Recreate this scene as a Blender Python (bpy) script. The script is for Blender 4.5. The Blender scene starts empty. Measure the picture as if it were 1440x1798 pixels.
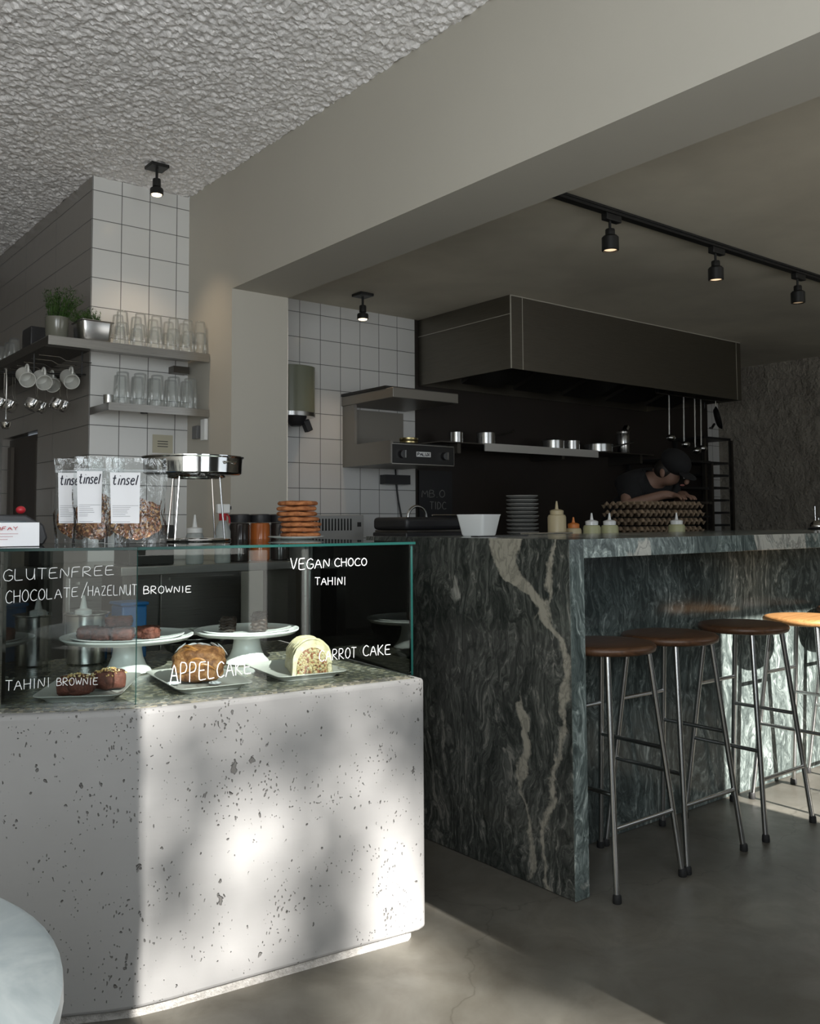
import bpy, bmesh, math, random
import numpy as np
from mathutils import Vector, Matrix, Euler
R = math.radians
PI = math.pi
scn = bpy.context.scene
COL = scn.collection

# ------------------------------------------------------------------ camera
cam_d = bpy.data.cameras.new('camera')
cam = bpy.data.objects.new('camera', cam_d)
COL.objects.link(cam)
scn.camera = cam
F_PX, CY_PX = 1593.45, 816.73
yaw, pit, rol = .670636911, .0616158, -.00570389
fw = Vector((math.sin(yaw)*math.cos(pit), math.cos(yaw)*math.cos(pit), math.sin(pit)))
rt = Vector((math.cos(yaw), -math.sin(yaw), 0))
up = rt.cross(fw)
r2 = rt*math.cos(rol) + up*math.sin(rol)
u2 = up*math.cos(rol) - rt*math.sin(rol)
mw = Matrix(((r2.x, u2.x, -fw.x, 0), (r2.y, u2.y, -fw.y, 0), (r2.z, u2.z, -fw.z, 1.16), (0, 0, 0, 1)))
cam.matrix_world = mw
cam_d.sensor_fit = 'VERTICAL'
cam_d.sensor_height = 36
cam_d.lens = 36*F_PX/1798
cam_d.shift_y = -(899-CY_PX)/1798
cam_d.clip_start = .05
cam_d.clip_end = 200

# ------------------------------------------------------------------ light
vs = scn.view_settings
scn.display_settings.display_device = 'sRGB'
vs.view_transform = 'Standard'
vs.look = 'None'
vs.gamma = 1
vs.use_curve_mapping = False
vs.exposure = 0.0

SUN_EL = 29.3
world = bpy.data.worlds.new('sky')
scn.world = world
world.use_nodes = True
wn = world.node_tree.nodes
bg = wn['Background']
bg.inputs[0].default_value = (.80, .90, 1.0, 1)
bg.inputs[1].default_value = .55

def lamp(name, kind, loc, rot, energy, color, **kw):
    d = bpy.data.lights.new(name, kind)
    d.energy = energy
    d.color = color
    for k, v in kw.items():
        setattr(d, k, v)
    o = bpy.data.objects.new(name, d)
    COL.objects.link(o)
    o.location = loc
    o.rotation_euler = rot
    return o
lamp('sun', 'SUN', (0, -6, 8), (R(90-SUN_EL), 0, 0), 17.5, (1, .965, .92), angle=R(.53))
# area lamps added in the three window openings, tilted up to fill in daylight
lamp('daylight_fill_mid', 'AREA', (1.33, -.58, 1.7), (R(108), 0, 0), 16, (.88, .95, 1), shape='RECTANGLE', size=.86, size_y=1.2)
lamp('daylight_fill_bar', 'AREA', (4.9, -.58, 1.7), (R(108), 0, 0), 7, (.88, .95, 1), shape='RECTANGLE', size=2.8, size_y=1.2)
lamp('daylight_fill_left', 'AREA', (-.95, -.58, 1.7), (R(112), 0, 0), 68, (.90, .96, 1), shape='RECTANGLE', size=2.2, size_y=1.2)
try:
    scn.cycles.transparent_max_bounces = 40
except Exception:
    pass

# ------------------------------------------------------------------ helpers
class MB:
    def __init__(s):
        s.v, s.f = [], []
    def add(s, vs_, fs_, M=None):
        n = len(s.v)
        if M is not None:
            vs_ = [tuple(M @ Vector(p)) for p in vs_]
        s.v.extend([tuple(p) for p in vs_])
        s.f.extend([tuple(i+n for i in f) for f in fs_])
        return s
    def box(s, x0, x1, y0, y1, z0, z1, M=None):
        v = [(x, y, z) for z in (z0, z1) for x, y in ((x0, y0), (x1, y0), (x1, y1), (x0, y1))]
        f = [(3, 2, 1, 0), (4, 5, 6, 7), (0, 1, 5, 4), (1, 2, 6, 5), (2, 3, 7, 6), (3, 0, 4, 7)]
        return s.add(v, f, M)
    def prism(s, poly, z0, z1, M=None):
        n = len(poly)
        v = [(x, y, z0) for x, y in poly]+[(x, y, z1) for x, y in poly]
        f = [tuple(range(n-1, -1, -1)), tuple(range(n, 2*n))]
        f += [(i, (i+1) % n, (i+1) % n+n, i+n) for i in range(n)]
        return s.add(v, f, M)
    def lathe(s, prof, segs=32, M=None, close=False):
        v, f = [], []
        m = len(prof)
        for (r, z) in prof:
            for k in range(segs):
                a = 2*PI*k/segs
                v.append((r*math.cos(a), r*math.sin(a), z))
        rng = m if close else m-1
        for i in range(rng):
            j = (i+1) % m
            for k in range(segs):
                l = (k+1) % segs
                f.append((i*segs+k, i*segs+l, j*segs+l, j*segs+k))
        if not close:
            if prof[0][0] > 1e-5: f.append(tuple(range(segs-1, -1, -1)))
            if prof[-1][0] > 1e-5: f.append(tuple((m-1)*segs+k for k in range(segs)))
        return s.add(v, f, M)
    def tube(s, pts, r, segs=10, closed=False, M=None):
        pts = [Vector(p) for p in pts]
        n = len(pts)
        rr = r if isinstance(r, (list, tuple)) else [r]*n
        v, f = [], []
        prev = None
        for i, p in enumerate(pts):
            if closed:
                t = pts[(i+1) % n]-pts[i-1]
            else:
                t = pts[min(i+1, n-1)]-pts[max(i-1, 0)]
            if t.length < 1e-9: t = Vector((0, 0, 1))
            t.normalize()
            a = prev if prev is not None else (Vector((0, 0, 1)) if abs(t.z) < .9 else Vector((1, 0, 0)))
            b = t.cross(a)
            if b.length < 1e-6: b = t.cross(Vector((1, 0, 0)))
            b.normalize()
            a = b.cross(t)
            prev = a
            for k in range(segs):
                g = 2*PI*k/segs
                v.append(tuple(p+(a*math.cos(g)+b*math.sin(g))*rr[i]))
        for i in range(n if closed else n-1):
            j = (i+1) % n
            for k in range(segs):
                l = (k+1) % segs
                f.append((i*segs+l, i*segs+k, j*segs+k, j*segs+l))
        if not closed:
            f.append(tuple(range(segs)))
            f.append(tuple((n-1)*segs+k for k in range(segs-1, -1, -1)))
        return s.add(v, f, M)
    def grid(s, fn, nu, nv, M=None, wrap=False):
        v = [fn(i/(nu if wrap else nu-1), j/(nv-1)) for j in range(nv) for i in range(nu)]
        f = []
        for j in range(nv-1):
            for i in range(nu if wrap else nu-1):
                k = (i+1) % nu
                f.append((j*nu+i, j*nu+k, (j+1)*nu+k, (j+1)*nu+i))
        return s.add(v, f, M)
    def blob(s, rx, ry, rz, segs=24, rings=14, M=None, fn=None):
        v, f = [], []
        for j in range(rings+1):
            t = PI*j/rings
            for k in range(segs):
                a = 2*PI*k/segs
                d = Vector((math.sin(t)*math.cos(a), math.sin(t)*math.sin(a), -math.cos(t)))
                q = fn(d) if fn else 1
                v.append((d.x*rx*q, d.y*ry*q, d.z*rz*q))
        for j in range(rings):
            for k in range(segs):
                l = (k+1) % segs
                f.append((j*segs+k, j*segs+l, (j+1)*segs+l, (j+1)*segs+k))
        return s.add(v, f, M)
    def build(s, name, mat, parent=None, bevel=0, smooth=True, angle=38, sub=0, kind=None, label=None):
        me = bpy.data.meshes.new(name)
        me.from_pydata(s.v, [], s.f)
        bm = bmesh.new()
        bm.from_mesh(me)
        bmesh.ops.remove_doubles(bm, verts=bm.verts, dist=1e-6)
        bmesh.ops.recalc_face_normals(bm, faces=bm.faces)
        bm.to_mesh(me)
        bm.free()
        if smooth:
            me.polygons.foreach_set('use_smooth', [True]*len(me.polygons))
            me.set_sharp_from_angle(angle=R(angle))
        me.materials.append(mat)
        o = bpy.data.objects.new(name, me)
        COL.objects.link(o)
        if parent: o.parent = parent
        if bevel:
            m = o.modifiers.new('bevel', 'BEVEL')
            m.width = bevel
            m.segments = 3
            m.limit_method = 'ANGLE'
        if sub:
            m = o.modifiers.new('sub', 'SUBSURF')
            m.levels = m.render_levels = sub
        if kind: o['kind'] = kind
        if label: o['label'] = label
        return o

def tag(o, label, cat, group=None, kind=None):
    o['label'] = label
    o['category'] = cat
    if group: o['group'] = group
    if kind: o['kind'] = kind
    return o
def thing(name, label, cat, loc=(0, 0, 0), rz=0, group=None):
    o = bpy.data.objects.new(name, None)
    o.empty_display_size = .05
    COL.objects.link(o)
    o.location = loc
    o.rotation_euler = (0, 0, rz)
    return tag(o, label, cat, group)
def copy_tree(o, parent=None):
    c = o.copy()
    COL.objects.link(c)
    if parent: c.parent = parent
    for ch in [x for x in bpy.data.objects if x.parent == o]:
        copy_tree(ch, c)
    return c
def dup(o, loc, rz=0, label=None, group=None, scale=None):
    c = copy_tree(o)
    c.location = loc
    c.rotation_euler = (0, 0, rz)
    if label: c['label'] = label
    if group: c['group'] = group
    return c
def T(x=0, y=0, z=0): return Matrix.Translation((x, y, z))
def RZ(a): return Matrix.Rotation(a, 4, 'Z')
def RX(a): return Matrix.Rotation(a, 4, 'X')
def RY(a): return Matrix.Rotation(a, 4, 'Y')
ORD = ['first', 'second', 'third', 'fourth', 'fifth', 'sixth', 'seventh', 'eighth', 'ninth', 'tenth']

# ------------------------------------------------------------------ materials
class NT:
    def __init__(s, name):
        s.m = bpy.data.materials.new(name)
        s.m.use_nodes = True
        s.t = s.m.node_tree
        s.b = s.t.nodes['Principled BSDF']
        s.out = s.t.nodes['Material Output']
    def n(s, typ, **kw):
        o = s.t.nodes.new(typ)
        for k, v in kw.items(): setattr(o, k, v)
        return o
    def l(s, a, b): s.t.links.new(a, b)
    def val(s, sock, v):
        if hasattr(v, 'is_linked'): s.l(v, sock)
        else: sock.default_value = v
    def math(s, op, a, b=0, c=0, clamp=False):
        o = s.n('ShaderNodeMath', operation=op, use_clamp=clamp)
        s.val(o.inputs[0], a); s.val(o.inputs[1], b); s.val(o.inputs[2], c)
        return o.outputs[0]
    def vmath(s, op, a, b):
        o = s.n('ShaderNodeVectorMath', operation=op)
        s.val(o.inputs[0], a); s.val(o.inputs[1], b)
        return o.outputs[0]
    def co(s, scale=(1, 1, 1), loc=(0, 0, 0), rot=(0, 0, 0)):
        t = s.n('ShaderNodeTexCoord')
        m = s.n('ShaderNodeMapping')
        m.inputs['Scale'].default_value = scale
        m.inputs['Location'].default_value = loc
        m.inputs['Rotation'].default_value = rot
        s.l(t.outputs['Object'], m.inputs[0])
        return m.outputs[0]
    def noise(s, co, scale, detail=4, rough=.55, dist=0):
        o = s.n('ShaderNodeTexNoise')
        s.l(co, o.inputs['Vector'])
        o.inputs['Scale'].default_value = scale
        o.inputs['Detail'].default_value = detail
        o.inputs['Roughness'].default_value = rough
        o.inputs['Distortion'].default_value = dist
        return o
    def vor(s, co, scale, feature='F1', rnd=1):
        o = s.n('ShaderNodeTexVoronoi', feature=feature)
        s.l(co, o.inputs['Vector'])
        o.inputs['Scale'].default_value = scale
        o.inputs['Randomness'].default_value = rnd
        return o
    def ramp(s, fac, stops, interp='LINEAR'):
        o = s.n('ShaderNodeValToRGB')
        cr = o.color_ramp
        cr.interpolation = interp
        while len(cr.elements) < len(stops): cr.elements.new(.5)
        for e, (p, c) in zip(cr.elements, stops):
            e.position = p
            e.color = (c, c, c, 1) if not isinstance(c, (tuple, list)) else (*c, 1)
        s.l(fac, o.inputs[0])
        return o.outputs[0]
    def mix(s, fac, a, b, blend='MIX'):
        o = s.n('ShaderNodeMix', data_type='RGBA', blend_type=blend)
        s.val(o.inputs[0], fac)
        for sk, v in ((o.inputs[6], a), (o.inputs[7], b)):
            if hasattr(v, 'is_linked'): s.l(v, sk)
            else: sk.default_value = (*v, 1)
        return o.outputs[2]
    def bump(s, h, strength=.3, dist=.01, prev=None):
        o = s.n('ShaderNodeBump')
        s.l(h, o.inputs['Height'])
        o.inputs['Strength'].default_value = strength
        o.inputs['Distance'].default_value = dist
        if prev: s.l(prev, o.inputs['Normal'])
        s.l(o.outputs[0], s.b.inputs['Normal'])
        return o.outputs[0]
    def base(s, c): s.val(s.b.inputs['Base Color'], c if hasattr(c, 'is_linked') else (*c, 1))
    def set(s, rough=None, metal=None, spec=None, coat=None):
        if rough is not None: s.val(s.b.inputs['Roughness'], rough)
        if metal is not None: s.b.inputs['Metallic'].default_value = metal
        if spec is not None: s.b.inputs['Specular IOR Level'].default_value = spec
        if coat is not None: s.b.inputs['Coat Weight'].default_value = coat

def plain(name, c, rough=.5, metal=0, nscale=0, namp=.15, bump=0, spec=None):
    m = NT(name)
    if nscale:
        n = m.noise(m.co(), nscale, 5).outputs[0]
        m.base(m.ramp(n, [(.3, tuple(x*(1-namp) for x in c)), (.7, tuple(min(1, x*(1+namp)) for x in c))]))
        if bump: m.bump(n, bump, .004)
    else:
        m.base(c)
    m.set(rough, metal, spec)
    return m.m

def steel(name, c=(.42, .41, .39), rough=.3, brush=(1, 1, 60)):
    m = NT(name)
    n = m.noise(m.co(brush), 8, 4).outputs[0]
    m.base(m.ramp(n, [(.2, tuple(x*.85 for x in c)), (.8, tuple(x*1.12 for x in c))]))
    m.set(m.math('MULTIPLY_ADD', n, .15, rough-.07), 1)
    m.bump(n, .06, .002)
    return m.m

def arch_glass(name, tint=(.93, .97, .955), ior=1.5, rough=0.0, k=1.0, milk=0, crinkle=0):
    m = NT(name)
    tr = m.n('ShaderNodeBsdfTransparent'); tr.inputs[0].default_value = (*tint, 1)
    gl = m.n('ShaderNodeBsdfGlossy'); gl.inputs['Roughness'].default_value = rough
    fr = m.n('ShaderNodeFresnel'); fr.inputs[0].default_value = ior
    if crinkle:
        bp = m.n('ShaderNodeBump')
        bp.inputs['Strength'].default_value = crinkle
        bp.inputs['Distance'].default_value = .012
        m.l(m.noise(m.co((1, 1, .5)), 26, 3, .55, .8).outputs[0], bp.inputs['Height'])
        m.l(bp.outputs[0], gl.inputs['Normal']); m.l(bp.outputs[0], fr.inputs['Normal'])
    mx = m.n('ShaderNodeMixShader')
    m.l(m.math('MULTIPLY', fr.outputs[0], k, clamp=True), mx.inputs[0])
    m.l(tr.outputs[0], mx.inputs[1]); m.l(gl.outputs[0], mx.inputs[2])
    last = mx.outputs[0]
    if milk:
        df = m.n('ShaderNodeBsdfDiffuse'); df.inputs[0].default_value = (.8, .85, .85, 1)
        m2 = m.n('ShaderNodeMixShader'); m2.inputs[0].default_value = milk
        m.l(last, m2.inputs[1]); m.l(df.outputs[0], m2.inputs[2])
        last = m2.outputs[0]
    m.l(last, m.out.inputs[0])
    return m.m

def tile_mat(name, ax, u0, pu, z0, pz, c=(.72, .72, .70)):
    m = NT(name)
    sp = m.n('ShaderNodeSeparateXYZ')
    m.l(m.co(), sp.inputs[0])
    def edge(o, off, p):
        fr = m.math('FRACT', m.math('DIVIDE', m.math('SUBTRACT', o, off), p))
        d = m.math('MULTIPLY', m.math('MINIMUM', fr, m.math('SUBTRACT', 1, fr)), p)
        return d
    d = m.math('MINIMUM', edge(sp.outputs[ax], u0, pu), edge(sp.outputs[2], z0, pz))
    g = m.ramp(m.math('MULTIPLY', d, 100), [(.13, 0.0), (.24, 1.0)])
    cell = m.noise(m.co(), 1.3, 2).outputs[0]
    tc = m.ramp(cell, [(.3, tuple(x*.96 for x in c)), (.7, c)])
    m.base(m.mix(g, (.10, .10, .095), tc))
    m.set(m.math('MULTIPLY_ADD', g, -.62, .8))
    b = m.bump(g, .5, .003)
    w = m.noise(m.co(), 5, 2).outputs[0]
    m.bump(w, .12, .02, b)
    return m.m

def marble_mat(name, off=(0, 0, 0), vein=False, bright=1.0, patches=.65, tint=(1, 1, 1)):
    m = NT(name)
    co = m.co((1, 1, .55), off)
    w = m.noise(co, 2.3, 4, .55)
    v = m.vmath('ADD', co, m.vmath('MULTIPLY', m.vmath('SUBTRACT', w.outputs[1], (.5, .5, .5)), (.55, .55, .55)))
    w2 = m.noise(v, 9, 4, .6)
    v2 = m.vmath('ADD', v, m.vmath('MULTIPLY', m.vmath('SUBTRACT', w2.outputs[1], (.5, .5, .5)), (.085, .085, .085)))
    fib = m.noise(m.vmath('MULTIPLY', v2, (1.0, 1.0, .16)), 46, 7, .62, .35).outputs[0]
    fib2 = m.noise(m.vmath('MULTIPLY', v2, (1.0, 1.0, .3)), 120, 4, .6, .2).outputs[0]
    big = m.noise(v, 3.0, 4, .55).outputs[0]
    lightness = m.math('ADD', m.math('ADD', m.math('MULTIPLY', m.math('SUBTRACT', fib, .5), 2.6), m.math('MULTIPLY', m.math('SUBTRACT', fib2, .5), .9)), m.math('MULTIPLY_ADD', m.math('SUBTRACT', big, .5), 1.5, .40), clamp=True)
    k = bright
    col = m.ramp(lightness, [(.05, (.018*k, .023*k, .022*k)), (.45, (.042*k, .051*k, .048*k)), (.75, (.088*k, .103*k, .097*k)), (1.0, (.19*k, .205*k, .19*k))])
    col = m.mix(1.0, col, tint, 'MULTIPLY')
    pn = m.noise(v, 3.3, 5, .55).outputs[0]
    patch = m.ramp(pn, [(patches, 0.0), (patches+.03, .85)])
    crack = m.math('MULTIPLY', m.ramp(m.noise(v2, 16, 5, .65).outputs[0], [(.44, 1.0), (.5, .2), (.56, 1.0)]), 1)
    white = m.mix(m.math('MULTIPLY', m.math('SUBTRACT', 1, crack), .8), (.36*min(k, 1.6), .35*min(k, 1.6), .31*min(k, 1.6)), (.08, .09, .085))
    col = m.mix(patch, col, white)
    if vein:
        sp = m.n('ShaderNodeSeparateXYZ')
        m.l(m.co(), sp.inputs[0])
        wob = m.noise(m.co(), 9, 4, .6)
        wy = m.math('MULTIPLY', m.math('SUBTRACT', wob.outputs[0], .5), .13)
        def strand(pts, wid):
            fc = m.n('ShaderNodeFloatCurve')
            c = fc.mapping.curves[0]
            zs = [p[0] for p in pts]
            while len(c.points) < len(pts): c.points.new(.5, .5)
            for p, (z, y) in zip(c.points, pts):
                p.location = (z/1.2, (y-1.8)/1.0)
            fc.mapping.update()
            m.l(m.math('DIVIDE', sp.outputs[2], 1.2), fc.inputs['Value'])
            wc = m.n('ShaderNodeFloatCurve')
            c = wc.mapping.curves[0]
            while len(c.points) < len(wid): c.points.new(.5, .5)
            for p, (z, q) in zip(c.points, wid):
                p.location = (z/1.2, q*5)
            wc.mapping.update()
            m.l(m.math('DIVIDE', sp.outputs[2], 1.2), wc.inputs['Value'])
            y = m.math('ADD', m.math('ADD', fc.outputs[0], 1.8), wy)
            dist = m.math('ABSOLUTE', m.math('SUBTRACT', sp.outputs[1], y))
            return m.ramp(m.math('SUBTRACT', m.math('DIVIDE', wc.outputs[0], 5), dist), [(0, 0.0), (.010, 1.0)])
        a = strand([(0, 2.03), (.217, 2.027), (.47, 1.965), (.69, 1.94), (.78, 1.945), (.82, 1.985), (.893, 2.04), (.95, 2.13), (1.0, 2.19), (1.1, 2.2)],
                   [(0, .012), (.3, .016), (.5, .012), (.6, .02), (.7, .022), (.8, .020), (.9, .032), (1.0, .065), (1.1, .08)])
        b = strand([(0, 2.12), (.2, 2.1), (.37, 2.13), (.47, 2.10), (.6, 2.14), (.75, 2.1), (.95, 2.0), (1.2, 1.98)],
                   [(0, .0), (.1, .018), (.25, .008), (.37, .026), (.5, .022), (.62, 0), (.88, .006), (.97, .018), (1.05, .012), (1.2, 0)])
        vv = m.math('MAXIMUM', a, b)
        col = m.mix(vv, col, m.mix(m.math('MULTIPLY', m.math('SUBTRACT', 1, crack), .6), (.33, .31, .255), (.08, .08, .07)))
    m.base(col)
    m.set(.17, 0, .5)
    return m.m

def concrete_mat():
    m = NT('travertine_concrete')
    co = m.co()
    cl = m.noise(co, 2.2, 4, .55).outputs[0]
    st = m.noise(m.co((3, 3, 40)), 2, 4, .5).outputs[0]
    basec = m.ramp(cl, [(.25, (.255, .25, .244)), (.75, (.31, .306, .299))])
    basec = m.mix(m.math('MULTIPLY', st, .22), basec, (.23, .225, .215))
    wv = m.vmath('MULTIPLY', m.vmath('SUBTRACT', m.noise(co, 22, 3).outputs[1], (.5, .5, .5)), (.03, .03, .03))
    c2 = m.vmath('ADD', m.co((1, 1, .62)), wv)
    v1 = m.vor(c2, 42).outputs['Distance']
    v2 = m.vor(c2, 105).outputs['Distance']
    dens = m.noise(co, 4.0, 3, .6).outputs[0]
    h1 = m.ramp(m.math('SUBTRACT', v1, m.math('MULTIPLY', m.math('SUBTRACT', dens, .43), .48)), [(.0, 0.0), (.06, 1.0)])
    h2 = m.ramp(m.math('SUBTRACT', v2, m.math('MULTIPLY', m.math('SUBTRACT', m.noise(co, 9, 3).outputs[0], .42), .8)), [(.0, 0.0), (.07, 1.0)])
    wv3 = m.vmath('MULTIPLY', m.vmath('SUBTRACT', m.noise(co, 13, 4, .7).outputs[1], (.5, .5, .5)), (.10, .10, .06))
    v3 = m.vor(m.vmath('ADD', m.co((1, 1, .38)), wv3), 21).outputs['Distance']
    h3 = m.ramp(m.math('SUBTRACT', v3, m.math('MULTIPLY', m.math('SUBTRACT', m.noise(m.co((1, 1, 1), (5, 3, 1)), 5, 3, .6).outputs[0], .53), .9)), [(.0, 0.0), (.05, 1.0)])
    hole = m.math('MINIMUM', m.math('MINIMUM', h1, h2), h3)
    m.base(m.mix(hole, (.13, .125, .118), basec))
    b = m.bump(hole, 1.0, .006)
    f = m.noise(co, 60, 5).outputs[0]
    m.bump(f, .12, .003, b)
    m.set(.8, 0, .25)
    return m.m

def floor_mat():
    m = NT('polished_concrete')
    co = m.co()
    a = m.noise(co, 1.4, 6, .6, .4).outputs[0]
    b = m.noise(co, 6, 6, .65, .6).outputs[0]
    c = m.ramp(a, [(.3, (.075, .070, .057)), (.55, (.135, .128, .108)), (.75, (.205, .192, .158))])
    c = m.mix(m.ramp(b, [(.42, 0.0), (.7, .5)]), c, (.07, .06, .045))
    # thin cracks and one saw joint
    w = m.vmath('ADD', co, m.vmath('MULTIPLY', m.vmath('SUBTRACT', m.noise(co, 5, 4).outputs[1], (.5, .5, .5)), (.25, .25, 0)))
    v = m.vor(w, .9, 'DISTANCE_TO_EDGE').outputs[0]
    cr = m.ramp(v, [(.001, 1.0), (.004, 0.0)])
    c = m.mix(m.math('MULTIPLY', cr, .55), c, (.05, .045, .035))
    m.base(c)
    m.set(m.math('MULTIPLY_ADD', b, .25, .28), 0, .33)
    m.bump(b, .05, .01)
    return m.m

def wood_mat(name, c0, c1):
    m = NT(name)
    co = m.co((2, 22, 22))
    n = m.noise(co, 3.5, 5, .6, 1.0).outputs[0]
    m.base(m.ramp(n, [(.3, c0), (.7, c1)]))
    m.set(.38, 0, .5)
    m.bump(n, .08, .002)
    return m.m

def lumpy(name, stops, scale, rough=.7, bump=.5, dist=.006, detail=6):
    m = NT(name)
    n = m.noise(m.co(), scale, detail, .65).outputs[0]
    m.base(m.ramp(n, stops))
    m.bump(n, bump, dist)
    m.set(rough, 0, .35)
    return m.m

def cells(name, cols, scale, rough=.6, bump=.8, dist=.004):
    m = NT(name)
    v = m.vor(m.co(), scale)
    g = m.n('ShaderNodeSeparateColor')
    m.l(v.outputs['Color'], g.inputs[0])
    n = len(cols)
    m.base(m.ramp(g.outputs[0], [((i+.5)/n, c) for i, c in enumerate(cols)], 'CONSTANT'))
    m.bump(m.math('SUBTRACT', 1, v.outputs['Distance']), bump, dist)
    m.set(rough, 0, .4)
    return m.m

CONC = concrete_mat()
FLOOR = floor_mat()
MARBLE = marble_mat('green_marble', (3.1, 1.7, .6), bright=2.1)
MARBLE_END = marble_mat('green_marble_veined', (.4, 2.2, 1.3), True, patches=.74, tint=(1.12, 1.0, .95))
MARBLE_SLAB = marble_mat('green_marble_pale', (6.4, .3, 4.1), bright=3.6, patches=.50)
MARBLE_EDGE = marble_mat('green_marble_edge', (2.4, 5.3, 3.1), bright=3.0, patches=.62)
PAINT = plain('warm_white_paint', (.50, .475, .415), .75, 0, 1.2, .03)
PAINT_W = plain('white_paint', (.66, .65, .62), .75, 0, 1.2, .03)
KCEIL = plain('kitchen_ceiling_paint', (.56, .52, .43), .8, 0, 1.1, .2)
POP = plain('spray_plaster', (.82, .80, .79), .9, 0, 60, .15, .4)
ROUGH = lumpy('rough_plaster', [(.3, (.25, .225, .19)), (.7, (.36, .33, .275))], 6, .85, 1.0, .10)
TILE_COL = tile_mat('white_tile', 0, 1.618, .1575, 2.924, .1565)
TILE_PAS = tile_mat('shaded_tile', 1, 4.73, .60, 2.924, .1565, (.30, .28, .255))  # same white tile as the pier, passage shade put into its colour
TILE_KIT = tile_mat('kitchen_tile', 0, 2.894, .1508, 2.445, .1545, (.60, .60, .585))
DARKWALL = plain('dark_brown_cladding', (.018, .013, .010), .55, 0, 3, .2)
STEEL = steel('brushed_steel')
STEEL_D = steel('dark_brushed_steel', (.15, .14, .125), .40)
HOODM = steel('hood_steel', (.20, .185, .155), .45, (1, 1, 30))
CHROME = plain('polished_steel', (.68, .68, .67), .1, 1)
CHROMEB = plain('brushed_chrome', (.55, .55, .54), .24, 1)
BLACK = plain('black_metal', (.012, .012, .012), .42)
BLACKP = plain('black_plastic', (.018, .018, .02), .45)
RUBBER = plain('black_rubber', (.01, .01, .01), .7)
GLASS = arch_glass('clear_glass')
GLASS_T = arch_glass('clear_tumbler_glass', (.97, .975, .97), 1.5, .03, .55, .07)
BAGP = arch_glass('clear_bag_film', (.94, .955, .955), 1.5, .09, 1.0, .012, .9)
GLEDGE = plain('green_glass_edge', (.006, .032, .028), .12, 0, 0)
CHALK = plain('white_chalk_pen', (.85, .86, .85), .6)
PORC = plain('white_porcelain', (.78, .79, .78), .2)
MUG = plain('white_mug_glaze', (.62, .62, .58), .3)
PAPER = plain('white_paper', (.80, .80, .82), .7)
INK = plain('black_ink', (.015, .015, .03), .6)
REDINK = plain('red_ink', (.45, .03, .04), .6)
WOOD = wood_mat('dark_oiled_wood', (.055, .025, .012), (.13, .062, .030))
WOOD_SUN = wood_mat('sunlit_wood', (.32, .15, .05), (.55, .29, .11))  # lighter copy of the stool wood, sunlight put into its colour
STONE = cells('speckled_stone', [(.10, .10, .08), (.17, .16, .12), (.13, .13, .11), (.24, .22, .16), (.09, .09, .08), (.30, .29, .25)], 90, .25, .05, .001)
TRAYM = plain('grey_enamel', (.44, .43, .41), .4, 0)
BROWNIE = lumpy('brownie_crumb', [(.3, (.055, .018, .012)), (.65, (.17, .055, .038))], 60, .55, .8, .008)
CHOCO = lumpy('dark_chocolate_cake', [(.3, (.010, .007, .006)), (.7, (.05, .03, .022))], 70, .4, .7, .006)
NUTS = cells('chopped_nuts', [(.60, .40, .16), (.75, .58, .30), (.42, .24, .09), (.82, .70, .45)], 160, .5)
COOKIE = lumpy('cookie_crumb', [(.3, (.22, .07, .022)), (.7, (.50, .20, .075))], 45, .75, .9, .008)
APPLEC = lumpy('apple_cake_crust', [(.32, (.05, .017, .008)), (.5, (.18, .075, .026)), (.68, (.36, .19, .08))], 30, .6, .8, .01)
SUGAR = plain('icing_sugar', (.50, .51, .54), .9, 0, 90, .08, .4)
ICING = lumpy('cream_icing', [(.3, (.40, .33, .18)), (.7, (.60, .55, .40))], 45, .55, .7, .008)
CRUMB = cells('carrot_crumb', [(.34, .25, .12), (.40, .32, .18), (.22, .09, .045), (.40, .35, .22)], 180, .8)
GRAN = cells('granola', [(.13, .05, .018), (.32, .15, .06), (.07, .03, .012), (.50, .30, .13), (.20, .08, .03), (.38, .14, .07)], 170, .6)
LEAFM = plain('herb_green', (.042, .10, .016), .5, 0, 30, .35)
EGGC = plain('egg_carton_pulp', (.26, .19, .125), .9, 0, 40, .15, .3)
CREAM = plain('cream_plastic', (.50, .42, .26), .4)
OLIVE = plain('pale_green_plastic', (.42, .42, .24), .4)
ORANGE = plain('orange_plastic', (.62, .20, .045), .4)
CLOTH = plain('black_cotton', (.008, .008, .009), .9)
SKIN = plain('skin', (.24, .14, .10), .6)
HAIR = plain('dark_hair', (.012, .009, .007), .6)
DISP = plain('smoky_olive_plastic', (.17, .18, .13), .25)
BLUE = plain('blue_plastic', (.01, .12, .33), .35)
RED = plain('red_plastic', (.45, .02, .03), .3)
TABLEM = marble_mat('pale_marble', (1.4, 5.2, 2.0), bright=1)
def emis(name, c, s):
    m = NT(name)
    m.b.inputs['Emission Color'].default_value = (*c, 1)
    m.b.inputs['Emission Strength'].default_value = s
    m.base((.3, .3, .3))
    return m.m
LENS = emis('lit_lamp_lens', (1, .78, .5), 6)
LENS_D = emis('dim_lamp_lens', (1, .72, .45), 1.2)

def struct(o):
    o['kind'] = 'structure'
    return o

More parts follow.
